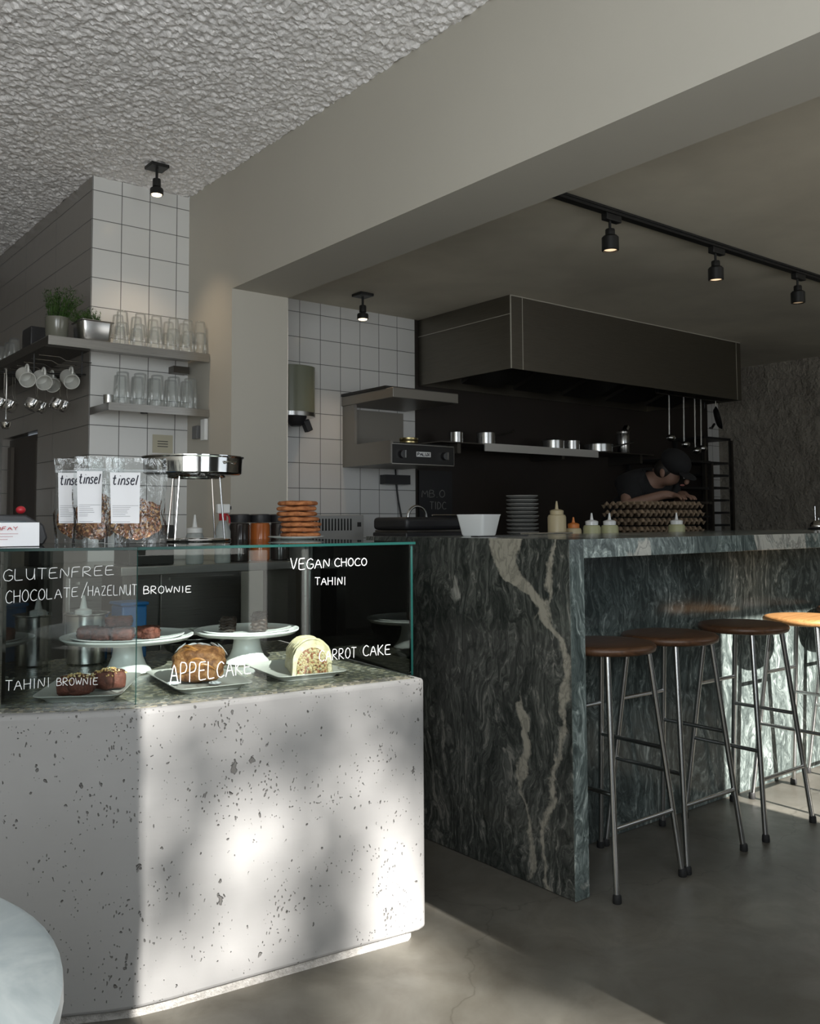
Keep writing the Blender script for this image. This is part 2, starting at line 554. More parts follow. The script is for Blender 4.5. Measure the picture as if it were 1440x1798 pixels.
# ------------------------------------------------------------------ stroke lettering
GL = {
 'A': [[(0, 0), (.45, 1), (.9, 0)], [(.17, .38), (.73, .38)]],
 'B': [[(0, 0), (0, 1), (.55, .95), (.65, .75), (.5, .55), (0, .5)], [(.5, .52), (.78, .35), (.7, .08), (0, 0)]],
 'C': [[(.8, .85), (.5, 1), (.15, .8), (0, .45), (.15, .1), (.5, 0), (.85, .12)]],
 'D': [[(0, 0), (0, 1), (.5, .9), (.75, .5), (.5, .1), (0, 0)]],
 'E': [[(.75, 1), (.05, .97), (0, 0), (.78, .03)], [(.02, .52), (.62, .54)]],
 'F': [[(.75, 1), (.05, .97), (0, 0)], [(.02, .5), (.6, .54)]],
 'G': [[(.8, .85), (.5, 1), (.12, .8), (0, .42), (.15, .08), (.55, 0), (.85, .2), (.85, .45), (.5, .45)]],
 'H': [[(0, 1), (.02, 0)], [(.78, 1), (.76, 0)], [(0, .5), (.78, .52)]],
 'I': [[(.2, 1), (.2, 0)]],
 'K': [[(0, 1), (.02, 0)], [(.7, 1), (.05, .48), (.78, 0)]],
 'L': [[(.02, 1), (0, 0), (.72, .04)]],
 'M': [[(0, 0), (.1, 1), (.45, .3), (.8, 1), (.9, 0)]],
 'N': [[(0, 0), (.05, 1), (.72, 0), (.78, 1)]],
 'O': [[(.4, 1), (.1, .8), (0, .45), (.15, .1), (.45, 0), (.75, .2), (.82, .55), (.7, .88), (.4, 1)]],
 'P': [[(0, 0), (0, 1), (.55, .97), (.72, .75), (.55, .5), (0, .45)]],
 'R': [[(0, 0), (0, 1), (.55, .97), (.7, .75), (.5, .52), (0, .48), (.75, 0)]],
 'T': [[(0, 1), (.8, .97)], [(.4, .98), (.38, 0)]],
 'U': [[(0, 1), (.03, .25), (.3, 0), (.6, .1), (.72, .4), (.75, 1)], [(.75, .5), (.78, 0)]],
 'V': [[(0, 1), (.35, 0), (.8, 1)]],
 'W': [[(0, 1), (.22, 0), (.48, .75), (.72, 0), (1, 1)]],
 'X': [[(0, 1), (.75, 0)], [(.75, 1), (0, 0)]],
 'Y': [[(0, 1), (.4, .5), (.8, 1)], [(.4, .5), (.38, 0)]],
 'Z': [[(.05, .9), (.75, .97), (0, 0), (.8, .05)]],
 '/': [[(0, 0), (.5, 1)]],
 '.': [[(.1, 0), (.15, .03)]],
 't': [[(.3, 1), (.22, .2), (.4, .0), (.6, .12)], [(0, .68), (.55, .7)]],
 'i': [[(.3, .66), (.2, 0)], [(.36, .92), (.38, .95)]],
 'n': [[(.1, .66), (0, 0)], [(.05, .45), (.4, .7), (.62, .5), (.58, 0)]],
 's': [[(.6, .6), (.3, .7), (.08, .52), (.35, .35), (.58, .18), (.3, 0), (0, .1)]],
 'e': [[(.02, .38), (.6, .4), (.5, .64), (.25, .68), (.03, .4), (.12, .08), (.4, 0), (.62, .12)]],
 'l': [[(.25, 1), (.15, 0)]],
}
def strokes(word, adv=.22):
    """list of polylines; x runs 0..total, y 0..1"""
    out, x = [], 0
    wd = {'I': .4, 'M': .9, 'W': 1.0, '/': .5, 'i': .45, 'l': .35, '.': .3, 'A': .9}
    for ch in word:
        if ch == ' ':
            x += .5
            continue
        for s_ in GL[ch]:
            out.append([(x+px, py) for px, py in s_])
        x += wd.get(ch, .78 if ch.isupper() else .62)+adv
    return out, x-adv
def resample(pts, n=5):
    o = []
    for a, b in zip(pts[:-1], pts[1:]):
        for k in range(n):
            t = k/n
            o.append((a[0]+(b[0]-a[0])*t, a[1]+(b[1]-a[1])*t))
    o.append(pts[-1])
    # soften corners once
    q = [o[0]]+[((o[i-1][0]+2*o[i][0]+o[i+1][0])/4, (o[i-1][1]+2*o[i][1]+o[i+1][1])/4) for i in range(1, len(o)-1)]+[o[-1]]
    return q
def lettering(mb, word, P0, ux, uz, width, height, r, slant=0, adv=.22, skew=0):
    """flat strokes: P0 start of the baseline, ux / uz unit vectors"""
    st, tot = strokes(word, adv)
    P0 = Vector(P0); ux = Vector(ux); uz = Vector(uz)
    for s_ in st:
        pts = [P0+ux*((x/tot)*width+slant*y*height)+uz*(y*height+skew*(x/tot)) for x, y in resample(s_, 3)]
        mb.tube(pts, r, 5)
    return mb

# ------------------------------------------------------------------ the room
XB = 2.165
# floor and street outside
struct(MB().box(-2.4, 7.5, -.75, 9.2, -.12, 0).build('floor', FLOOR))
PAVE = plain('pavement', (.34, .33, .31), .9, 0, 3, .12)
struct(MB().box(-30, 30, -40, -.75, -.16, -.04).build('pavement', PAVE))

# sprayed ceiling over the left half
def popcorn():
    rng = np.random.default_rng(4)
    x0, x1, y0, y1, st = -1.05, XB, 1.45, 7.2, .0088
    nx, ny = int((x1-x0)/st)+1, int((y1-y0)/st)+1
    def blur(a): return (a+np.roll(a, 1, 0)+np.roll(a, 1, 1)+np.roll(np.roll(a, 1, 0), 1, 1))/4
    a = rng.random((ny, nx))
    h = (blur(a)-.5)*.012 + (blur(blur(rng.random((ny, nx))))-.5)*.030
    low = rng.random((ny//6+2, nx//6+2))
    low = np.kron(low, np.ones((6, 6)))[:ny, :nx]
    h += (blur(blur(blur(low)))-.5)*.004
    xs = np.linspace(x0, x1, nx)[None, :].repeat(ny, 0)+rng.uniform(-.003, .003, (ny, nx))
    ys = np.linspace(y0, y1, ny)[:, None].repeat(nx, 1)+rng.uniform(-.004, .004, (ny, nx))
    xs = np.clip(xs, x0, x1)
    zs = 3.006-np.maximum(h+.004, -.008)
    V = np.stack([xs, ys, zs], -1).reshape(-1, 3)
    i = np.arange(nx*ny).reshape(ny, nx)
    Fq = np.stack([i[:-1, :-1], i[1:, :-1], i[1:, 1:], i[:-1, 1:]], -1).reshape(-1, 4)
    n = len(V)
    B = MB().box(-2.4, XB, -.75, 9.2, 3.016, 3.12)
    vv = V.tolist()+B.v
    ff = Fq.tolist()+[[k+n for k in f] for f in B.f]
    me = bpy.data.meshes.new('ceiling')
    me.from_pydata(vv, [], ff)
    me.materials.append(POP)
    o = bpy.data.objects.new('ceiling', me)
    COL.objects.link(o)
    return struct(o)
popcorn()
struct(MB().box(2.502, 7.5, -.75, 4.9, 2.52, 2.62).build('ceiling', KCEIL))
# beam with its pillar (one plastered piece)
b = MB().box(XB, 2.5, -.75, 4.205, 2.37, 3.12)
b.box(XB, 2.5, 4.205, 4.73, 0, 3.12)
struct(b.build('wall_middle', PAINT))
# tiled pier behind the counter
struct(MB().box(1.615, XB, 4.73, 4.9, 0, 3.0).build('wall_back', TILE_COL))
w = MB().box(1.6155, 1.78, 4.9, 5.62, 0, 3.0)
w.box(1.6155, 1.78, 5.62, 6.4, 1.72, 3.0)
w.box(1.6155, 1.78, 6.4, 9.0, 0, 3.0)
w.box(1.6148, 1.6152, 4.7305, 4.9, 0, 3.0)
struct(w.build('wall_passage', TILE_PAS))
DOORM = plain('dark_door_paint', (.045, .035, .028), .5)
d = struct(MB().box(1.66, 1.70, 5.63, 6.39, .0, 1.71).build('door_1', DOORM))
MB().box(1.64, 1.66, 5.66, 5.74, .1, 1.66).box(1.64, 1.66, 6.28, 6.36, .1, 1.66).build('door_frame', plain('door_trim', (.09, .075, .06), .5), d)
struct(MB().box(2.5, 3.8, 4.73, 4.9, 0, 2.52).build('wall_kitchen', TILE_KIT))
struct(MB().box(3.8, 7.2, 4.735, 4.9, 0, 2.52).build('wall_kitchen', DARKWALL))
struct(MB().box(7.2, 7.37, 4.733, 4.9, 0, 2.52).build('wall_kitchen', TILE_KIT))
struct(MB().box(7.37, 7.5, -.75, 4.9, 0, 2.52).build('wall_right', ROUGH))
struct(MB().box(-2.4, -2.3, -.75, 9.2, 0, 3.02).build('wall_left', PAINT))
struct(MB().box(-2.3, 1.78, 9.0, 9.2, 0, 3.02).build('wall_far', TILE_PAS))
# street front with the three openings the light comes through
fr = MB()
Y0, Y1 = -.70, -.6
HEAD = 2.36
HEAD_A = 2.92
fr.box(-2.4, .86, Y0, Y1, HEAD, 3.12).box(1.8, 7.5, Y0, Y1, HEAD, 3.12).box(.86, 1.8, Y0, Y1, HEAD_A, 3.12)
for xa, xb in ((-2.4, -2.1), (.38, .86), (1.80, 3.43), (6.4, 7.5)):
    if xa != 1.80: fr.box(xa, xb, Y0, Y1, 0, HEAD)
fr.box(3.43, 6.4, Y0, Y1, 0, .9).box(.86, 1.80, Y0, Y1, 0, .98)
fr.box(1.80, 3.43, Y0, Y1, 1.0, HEAD)
for xa, xb in ((1.80, 1.81), (1.94, 2.12), (2.19, 3.43)): fr.box(xa, xb, Y0, Y1, 0, 1.0)
fr.box(-2.1, .38, Y0, Y1, 0, .35)
struct(fr.build('wall_front', plain('charcoal_paint', (.10, .10, .10), .7, 0, 2, .05)))

# ------------------------------------------------------------------ concrete counter
cnt = thing('concrete_counter', 'pale pitted concrete counter block under the glass display case', 'counter')
front = [(.40, 2.36), (.56, 2.265), (.71, 2.18), (.80, 2.133), (.852, 2.113), (.93, 2.098), (1.62, 2.012), (1.65, 2.02)]
outer = front+[(1.77, 3.02), (.72, 3.10)]
MB().prism(outer, .028, .7155).build('block', CONC, cnt, bevel=.011)
inset = [(.42, 2.40), (.72, 2.205), (.86, 2.137), (.94, 2.12), (1.60, 2.037), (1.62, 2.05), (1.74, 3.0), (.74, 3.07)]
MB().prism(inset, 0, .0275).build('plinth', lumpy('rough_concrete', [(.3, (.36, .34, .31)), (.7, (.58, .56, .53))], 60, .9, 1, .012), cnt)
top = [(.50, 2.345), (.72, 2.205), (.862, 2.135), (.94, 2.122), (1.625, 2.035), (1.74, 3.0), (.75, 3.07)]
MB().prism(top, .7155, .718).build('stone_top', STONE, cnt, label='speckled brown stone top')

# ------------------------------------------------------------------ glass display case
A_ = Vector((.59, 2.335)); B_ = Vector((.866, 2.172)); C_ = Vector((1.645, 2.07)); D_ = Vector((1.735, 2.80)); E_ = Vector((.852, 2.815))
case = thing('display_case', 'open-backed glass display case with white handwriting on its front', 'display case', (0, 0, .718))
ZB, ZT = .0, .374
def pane(p, q, name, t=.008, z0=ZB, z1=ZT):
    e = (q-p).normalized()
    n = Vector((-e.y, e.x))*t
    poly = [p, q, q+n, p+n]
    o = MB().prism([tuple(a) for a in poly], z0, z1).build(name, GLASS, case, smooth=False)
    return o
pane(A_, B_, 'front_pane')
pane(B_, C_, 'front_pane')
pane(C_, D_, 'end_pane')
pane(A_+Vector((.01, .004)), E_, 'end_pane', -.008)
polyT = [A_+Vector((-.012, -.012)), B_+Vector((-.004, -.01)), C_+Vector((.006, -.01)), D_+Vector((.008, .012)), E_+Vector((-.016, .012))]
MB().prism([tuple(a) for a in polyT], ZT+.0005, ZT+.0085).build('top_pane', GLASS, case, smooth=False)
ed = MB()
def strip(p, q, z0, z1, off=.0006, th=.0012):
    e = (q-p).normalized(); n = Vector((e.y, -e.x))
    poly = [p+n*off, q+n*off, q+n*(off+th), p+n*(off+th)]
    ed.prism([tuple(a) for a in poly], z0, z1)
strip(polyT[0], polyT[1], ZT+.001, ZT+.008)
strip(polyT[1], polyT[2], ZT+.001, ZT+.008)
strip(polyT[2], polyT[3], ZT+.001, ZT+.008)
for P in (B_, C_):
    ed.box(P.x-(.0035 if P is C_ else .0009), P.x+(.0035 if P is C_ else .0009), P.y-.0015, P.y-.0003, ZB, ZT)
ed.build('glass_edge', GLEDGE, case, smooth=False, label='dark green polished glass edges')
L1 = (B_-A_).length
def S(s_, z):
    if s_ < L1: p = A_+(B_-A_).normalized()*s_; e = (B_-A_).normalized()
    else: p = B_+(C_-B_).normalized()*(s_-L1); e = (C_-B_).normalized()
    n = Vector((e.y, -e.x))
    p = p+n*.0016
    return Vector((p.x, p.y, z-.718))
def chalk(name, words):
    m = MB()
    for word, s0, b0, t0, s1, b1, t1, r in words:
        st, tot = strokes(word, .25)
        for s_ in st:
            pts = []
            for x, y in resample(s_, 4):
                k = x/tot
                bz, tz = b0+(b1-b0)*k, t0+(t1-t0)*k
                pts.append(S(s0+(s1-s0)*k, bz+(tz-bz)*y))
            m.tube(pts, r, 5)
    m.build(name, CHALK, case)
chalk('handwriting', [('GLUTENFREE', .0085, 1.0206, 1.0493, .2654, 1.0335, 1.0556, .0009)])
chalk('handwriting', [('CHOCOLATE', .015, .9674, .9987, .1818, .9823, 1.0043, .0009), ('/', .1899, .978, 1.0166, .2032, .978, 1.0166, .0009),
                      ('HAZELNUT', .2058, .9833, 1.0067, .32, .9827, 1.0091, .0009), ('BROWNIE', .3366, .9848, 1.0043, .4551, .9836, .9994, .0010)])
chalk('handwriting', [('TAHINI', .0192, .7605, .7848, .1208, .7669, .7899, .0009), ('BROWNIE', .1365, .7691, .7881, .2317, .769, .7854, .0008)])
chalk('handwriting', [('APPELCAKE', .4039, .7583, .8129, .6157, .7672, .7995, .0013)])
chalk('handwriting', [('VEGAN', .7272, 1.0291, 1.0626, .8423, 1.0347, 1.0581, .0010), ('CHOCO', .858, 1.0358, 1.0592, .9577, 1.0359, 1.0567, .0010)])
chalk('handwriting', [('TAHINI', .7994, .9882, 1.0082, .893, .9844, 1.0064, .0009)])
chalk('handwriting', [('CARROT', .8114, .7802, .8108, .9246, .7833, .8115, .0010)])
chalk('handwriting', [('CAKE', .9461, .7847, .8146, 1.0339, .7824, .8097, .0011)])

# ------------------------------------------------------------------ marble bar
bar = thing('marble_bar', 'green and white veined marble bar with a waterfall end panel', 'bar')
MB().box(2.15, 2.213, 1.915, 3.0, .002, 1.1).build('end_panel', MARBLE_END, bar, bevel=.0015)
MB().box(2.1502, 2.2128, 1.911, 1.9149, .002, 1.0998).build('panel_edge', MARBLE_EDGE, bar, label='paler blue-green front edge')
MB().box(2.2135, 7.36, 1.912, 2.75, 1.04, 1.1).build('top_slab', MARBLE_SLAB, bar, bevel=.0015)
MB().box(2.2135, 7.36, 2.213, 2.26, .002, 1.0395).build('front_panel', MARBLE, bar)
# lower prep worktop on the kitchen side of the bar
prep = thing('prep_worktop', 'dark steel prep worktop directly behind the marble bar', 'worktop')
MB().box(2.2135, 6.2, 2.752, 3.45, .99, 1.03).build('top', STEEL_D, prep)
MB().box(2.2135, 6.2, 2.80, 3.42, .0, .989).build('body', STEEL_D, prep)

# ------------------------------------------------------------------ bar stools
def make_stool(label, wood):
    t = thing('bar_stool', label, 'stool', group='bar stools along the marble bar')
    prof = [(0, .758), (.10, .7575), (.150, .7555), (.163, .753), (.169, .747), (.170, .740), (.167, .731), (.158, .7265), (0, .7265)]
    MB().lathe(prof, 56).build('seat', wood, t, angle=60)
    def at(sx, sy, z):
        k = 1-z/.726
        return Vector((sx*(.105+(.166-.105)*k), sy*(.10+(.170-.10)*k), z))
    for sx in (-1, 1):
        for sy in (-1, 1):
            lg = MB().tube([at(sx, sy, .726), at(sx, sy, .018)], .0095, 12).build('leg', CHROMEB, t)
            MB().lathe([(.013, 0), (.014, .004), (.013, .022), (.010, .026)], 14, T(sx*.166, sy*.170, 0)).build('rubber_foot', RUBBER, lg)
    for (a, b_, z) in (((-1, -1), (1, -1), .21), ((-1, -1), (-1, 1), .31), ((1, -1), (1, 1), .41), ((-1, 1), (1, 1), .52)):
        MB().tube([at(*a, z), at(*b_, z)], .0075, 10).build('rung', CHROMEB, t)
    MB().lathe([(0, .7264), (.118, .7264), (.118, .722), (0, .722)], 24).build('mounting_plate', BLACK, t)
    return t
SLAB = [('dark wooden bar stool nearest the marble end panel', 2.41, 2.0, WOOD, 0.3),
        ('dark wooden bar stool second from the marble end panel', 2.77, 2.0, WOOD, 1.1),
        ('dark wooden bar stool third from the marble end panel', 3.245, 2.0, WOOD, .0),
        ('bar stool fourth from the end panel, its wooden seat lit golden by sun', 3.67, 1.97, WOOD_SUN, .2),
        ('bar stool cut off by the right edge, beyond the sunlit seat', 4.22, 2.02, WOOD, .5)]
proto = None
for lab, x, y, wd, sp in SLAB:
    if wd is WOOD_SUN:
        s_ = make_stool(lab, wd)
    elif proto is None:
        s_ = proto = make_stool(lab, wd)
    else:
        s_ = copy_tree(proto)
        s_['label'] = lab
    s_.location = (x, y, 0)

# ------------------------------------------------------------------ near table
tb = thing('cafe_table', 'pale marble cafe table edge blurred in the lower left foreground', 'table', (-.092, 1.01, 0))
TAB = NT('pale_blue_marble')
tn = TAB.noise(TAB.co(), 6, 5, .6, 1.2).outputs[0]
TAB.base(TAB.ramp(tn, [(.35, (.10, .122, .130)), (.62, (.19, .212, .215))]))
TAB.set(.3)
MB().lathe([(0, .740), (.392, .740), (.399, .736), (.400, .722), (.394, .716), (0, .716)], 72).build('tabletop', TAB.m, tb)
MB().lathe([(0, .715), (.03, .715), (.03, .03), (.0, .03)], 20).build('column', BLACK, tb)
MB().lathe([(0, .0), (.22, .0), (.22, .012), (.04, .03), (0, .03)], 40).build('base', BLACK, tb)

# ------------------------------------------------------------------ hood
hood = thing('extractor_hood', 'large brushed steel extractor hood hanging over the stove line', 'hood')
hx0, hx1, hy0, hy1, hz0, hz1 = 3.83, 6.31, 3.846, 4.73, 2.072, 2.519
hm = MB()
tk = .012
hm.box(hx0, hx1, hy0, hy0+tk, hz0, hz1).box(hx0, hx0+tk, hy0+tk, hy1, hz0, hz1).box(hx1-tk, hx1, hy0+tk, hy1, hz0, hz1)
hm.box(hx0+tk, hx1-tk, hy1-tk, hy1, hz0, hz1).box(hx0+tk, hx1-tk, hy0+tk, hy1-tk, hz1-.03, hz1)
hm.build('canopy', HOODM, hood)
sm = MB().box(hx0-.002, hx0, hy0-.002, hy1, 2.402, 2.406).box(hx0-.0022, hx0+.004, hy0-.0022, hy0+.004, hz0, hz1)
sm.box(hx0+.098, hx0+.102, hy0-.002, hy0, hz0, hz1).box(hx1-.06, hx1-.057, hy0-.002, hy0, hz0, hz1)
sm.box(hx0, hx1, hy0-.003, hy0, hz1-.006, hz1)
sm.build('seam_trim', plain('bright_trim', (.45, .43, .37), .35, .2), hood, smooth=False)
MB().box(hx0+.02, hx1-.02, hy0+.03, hy1-.02, 2.15, 2.17).build('inner_panel', BLACK, hood)
for k in range(5):
    x = hx0+.25+k*.48
    MB().box(-.17, .17, -.2, .2, -.012, .012, T(x, 4.2, 2.125) @ RX(R(-18))).build('grease_filter', STEEL_D, hood)
MB().tube([(5.45, 4.0, 2.076), (6.29, 4.0, 2.076)], .005, 8).build('utensil_rail', STEEL_D, hood)
MB().box(5.45, 5.47, 3.99, 4.01, 2.081, 2.15).build('rail_hanger', BLACK, hood)
hk = MB().tube([(6.2, 4.1, 2.071), (6.2, 4.1, 2.03)]+[(6.2+.012*(1-math.cos(a)), 4.1, 2.03-.014*math.sin(a)) for a in (.6, 1.2, 1.8, 2.4, 3.0)], .003, 6)
hk.build('hook', BLACK, hood)

# ------------------------------------------------------------------ ceiling lights
def spot(label, loc, group, lens, size=1.0):
    t = thing('ceiling_spotlight', label, 'spotlight', loc, 0, group)
    MB().box(-.048*size, .048*size, -.048*size, .048*size, -.018, -.001).build('mount_plate', BLACK, t, bevel=.003)
    MB().lathe([(.007, -.018), (.007, -.075), (0, -.075)], 12).build('stem', BLACK, t)
    MB().lathe([(0, -.072), (.019, -.072), (.021, -.078), (.021, -.112), (.014, -.114), (.014, -.12), (.031, -.122), (.034, -.128), (.034, -.152), (.029, -.155), (.026, -.15), (0, -.15)], 28).build('lamp_head', BLACK, t)
    MB().lathe([(0, -.1505), (.026, -.1505), (.024, -.158), (0, -.161)], 20).build('lens', lens, t, label='glowing warm lens')
    return t
SPL = (1.828, 4.39, 2.998)
SPK = (3.113, 4.37, 2.52)
spot('black ceiling spotlight in front of the tiled pier', SPL, 'single ceiling spotlights', LENS)
spot('black ceiling spotlight above the kitchen tiles beside the pillar', SPK, 'single ceiling spotlights', LENS)
lamp('spot_beam_pier', 'SPOT', (SPL[0], SPL[1], 2.83), (0, 0, 0), 14, (1, .76, .52), spot_size=R(95), spot_blend=.9, shadow_soft_size=.03)
lamp('spot_beam_kitchen', 'SPOT', (SPK[0], SPK[1], 2.35), (0, 0, 0), 7, (1, .72, .46), spot_size=R(95), spot_blend=.9, shadow_soft_size=.03)
tr = thing('track_rail', 'black lighting track on the kitchen ceiling', 'lighting track', (0, 0, 0))
MB().box(2.52, 7.3, 2.485, 2.521, 2.494, 2.519).build('rail', BLACK, tr)
MB().box(2.52, 7.3, 2.478, 2.4848, 2.506, 2.512).build('rail_lip', BLACK, tr)
for k, (x, lens, lb) in enumerate([(3.12, LENS_D, 'black track spotlight nearest the white beam'), (3.922, LENS_D, 'black track spotlight in the middle of the visible track'), (4.70, LENS_D, 'black track spotlight nearest the right edge')]):
    t = thing('track_spotlight', lb, 'spotlight', (x, 2.503, 2.493), 0, 'spotlights on the black track')
    MB().box(-.05, .05, -.016, .016, -.03, 0).build('adapter', BLACK, t, bevel=.003)
    MB().lathe([(.006, -.028), (.006, -.07), (0, -.07)], 12, T(-.012, 0, 0)).build('stem', BLACK, t)
    MB().lathe([(0, -.066), (.019, -.066), (.021, -.07), (.021, -.092), (.030, -.096), (.037, -.104), (.037, -.160), (.031, -.162), (.031, -.152), (0, -.152)], 28, T(-.012, 0, 0)).build('lamp_head', BLACK, t)
    MB().lathe([(0, -.1525), (.030, -.1525), (.027, -.156), (0, -.157)], 20, T(-.012, 0, 0)).build('lens', lens if k < 2 else emis('faint_lens', (1, .7, .4), .25), t)

# ------------------------------------------------------------------ shelves by the tiled pier
us = thing('steel_shelf', 'upper steel shelf with glasses and herbs, turning the pier corner', 'shelf', group='steel shelves on the tiled pier')
m = MB().box(1.32, 2.16, 4.45, 4.729, 2.058, 2.062)
m.box(1.32, 2.16, 4.45, 4.453, 2.018, 2.0579)
m.build('shelf_board', STEEL, us)
m = MB().box(1.32, 1.612, 4.7295, 6.6, 2.058, 2.062).box(1.32, 1.323, 4.4535, 6.6, 2.018, 2.0579)
m.build('side_board', STEEL_D, us, label='darker side board along the passage')
MB().box(2.05, 2.14, 4.66, 4.729, 1.98, 2.0175).build('bracket', STEEL_D, us)
for k in range(7):
    y = 4.66+k*.13
    x0 = 1.34
    pts = [(x0, y, 2.0), (x0+.10, y, 2.0), (x0+.13, y, 1.985), (x0+.26, y, 1.985)]
    MB().tube(pts, .0032, 7).build('hanging_rail', CHROME, us)
ls = thing('steel_shelf', 'lower steel shelf on the tiled pier holding tall glasses', 'shelf', group='steel shelves on the tiled pier')
m = MB().box(1.617, 2.16, 4.45, 4.729, 1.757, 1.761).box(1.617, 2.16, 4.45, 4.453, 1.722, 1.7569)
m.box(1.617, 1.620, 4.4535, 4.729, 1.722, 1.7569)
m.build('shelf_board', STEEL, ls)
MB().lathe([(0, 0), (.018, 0), (.02, .01), (.012, .022), (0, .024)], 14, T(1.86, 4.6, 1.733)).build('hook_knob', BLACK, ls)

def tumbler(h, r0, r1, t=.003):
    return [(r1, .0), (r1+.0006, .002), (r0, h-.004), (r0-.004, h), (0, h)]
def glass_proto(name, label, prof, group, kind='glass'):
    m = MB().lathe(prof, 26)
    m.f = [f for f in m.f if len(f) != 26 or min(m.v[i][2] for i in f) > .01]
    m.tube([(prof[0][0]*math.cos(2*PI*k/26), prof[0][0]*math.sin(2*PI*k/26), .0012) for k in range(26)], .0011, 5, True)
    o = m.build(name, GLASS_T, None, angle=50)
    return tag(o, label, kind, group)
first = None
xs_up = [1.70, 1.79, 1.882, 1.972, 2.06]
gt_proto = None
random.seed(3)
for i, x in enumerate(xs_up+[2.125]):
    for row, y in enumerate((4.50, 4.60)):
        if i == 5 and row == 1: continue
        for lv in (0, 1):
            lb = f"upturned tumbler, {'top' if lv else 'bottom'} of {ORD[i]} stack from the herbs, {'back' if row else 'front'} row"
            if gt_proto is None:
                g = gt_proto = glass_proto('tumbler', lb, tumbler(.118, .026, .0365), 'upturned tumblers on the upper shelf')
            else:
                g = gt_proto.copy(); COL.objects.link(g); g['label'] = lb
            g.location = (x+(.02 if row else 0)+random.uniform(-.004, .004), y+random.uniform(-.006, .006), 2.0625+lv*.06)
tp = None
for i in range(5):
    for row, y in enumerate((4.50, 4.61)):
        x = 1.705+i*.092+(.03 if row else 0)
        lb = f"tall glass on the lower shelf, {ORD[i]} from left, {'back' if row else 'front'} row"
        if tp is None:
            g = tp = glass_proto('tall_glass', lb, tumbler(.165, .031, .038), 'tall glasses on the lower shelf')
        else:
            g = tp.copy(); COL.objects.link(g); g['label'] = lb
        g.location = (x, y, 1.7615)
tag(MB().lathe([(0, .002), (.024, .002), (.026, .01), (.026, .05), (.0245, .05), (.0245, .012), (0, .01)], 24, T(1.655, 4.56, 1.7613)).build('steel_cup', CHROMEB), 'small steel cup at the left end of the lower glass shelf', 'cup')
for i in range(4):
    lb = f"dim glass tumbler on the passage side of the upper shelf, {ORD[i]} behind the dark tin"
    g = gt_proto.copy(); COL.objects.link(g); g['label'] = lb; g['group'] = 'tumblers on the passage side'
    g.location = (1.375+.012*(i % 2), 5.25+i*.14, 2.0625)
tag(MB().box(1.335, 1.435, 4.80, 4.95, 2.0625, 2.17).build('storage_tin', BLACKP, None, bevel=.006), 'dark square tin behind the herb pot on the shelf', 'tin')

# herb pot and steel pan
hp = thing('herb_pot', 'glass pot of feathery green herbs on the upper shelf corner', 'plant', (1.405, 4.60, 2.0622))
MB().lathe([(0, .001), (.045, .001), (.052, .01), (.057, .12), (.0545, .12), (.05, .012), (0, .008)], 28).build('pot', plain('smoky_glass', (.16, .16, .13), .15), hp)
def fronds(n, base_r, reach, hgt, seed, lean=(0, 0)):
    rd = random.Random(seed)
    m = MB()
    for k in range(n):
        a = rd.uniform(0, 2*PI); q = rd.uniform(.2, 1)
        p0 = Vector((base_r*math.cos(a)*q, base_r*math.sin(a)*q, 0))
        tip = Vector((math.cos(a)*reach*q+lean[0]*rd.random(), math.sin(a)*reach*q+lean[1]*rd.random(), hgt*rd.uniform(.4, 1)))
        mid = p0*.4+tip*.5+Vector((0, 0, hgt*.25))
        pts = []
        for s_ in range(6):
            t = s_/5
            pts.append(p0*(1-t)**2+mid*2*t*(1-t)+tip*t*t)
        m.tube(pts, [.0013*(1-.6*i/5) for i in range(6)], 4)
        for s_ in range(1, 6):
            for e in range(4):
                d = Vector((rd.uniform(-1, 1), rd.uniform(-1, 1), rd.uniform(-.2, .9))).normalized()*rd.uniform(.01, .024)
                w_ = d.cross(Vector((0, 0, 1))).normalized()*.0022
                p = pts[s_]
                m.add([tuple(p), tuple(p+d*.5+w_), tuple(p+d), tuple(p+d*.5-w_)], [(0, 1, 2, 3)])
    return m
fronds(80, .045, .10, .16, 1, (.05, -.02)).build('foliage', LEAFM, hp).location = (0, 0, .10)
gp = thing('steel_food_pan', 'small square steel food pan with green trimmings on the upper shelf', 'food pan', (1.56, 4.535, 2.0622))
def rect_pan(w, d, h, flare, lip, r=.02, t=.0025):
    def rr(hw, hd, z, n=5):
        o = []
        for cx, cy, a0 in ((hw-r, hd-r, 0), (-hw+r, hd-r, PI/2), (-hw+r, -hd+r, PI), (hw-r, -hd+r, 1.5*PI)):
            for k in range(n):
                a = a0+PI/2*k/(n-1)
                o.append((cx+r*math.cos(a), cy+r*math.sin(a), z))
        return o
    rings = [rr(w-.004, d-.004, 0), rr(w, d, .006), rr(w+flare, d+flare, h-.004), rr(w+flare+lip, d+flare+lip, h), rr(w+flare+lip, d+flare+lip, h+.002), rr(w+flare-t, d+flare-t, h-.002), rr(w-t, d-t, .008)]
    n = len(rings[0])
    v = [p for q in rings for p in q]
    f = [tuple(range(n-1, -1, -1))]
    for i in range(len(rings)-1):
        for k in range(n):
            l = (k+1) % n
            f.append((i*n+k, i*n+l, (i+1)*n+l, (i+1)*n+k))
    f.append(tuple((len(rings)-1)*n+k for k in range(n)))
    return MB().add(v, f)
rect_pan(.072, .072, .10, .006, .008).build('pan', CHROMEB, gp)
fronds(60, .06, .09, .085, 5, (-.06, 0)).build('green_trimmings', LEAFM, gp).location = (-.02, 0, .075)

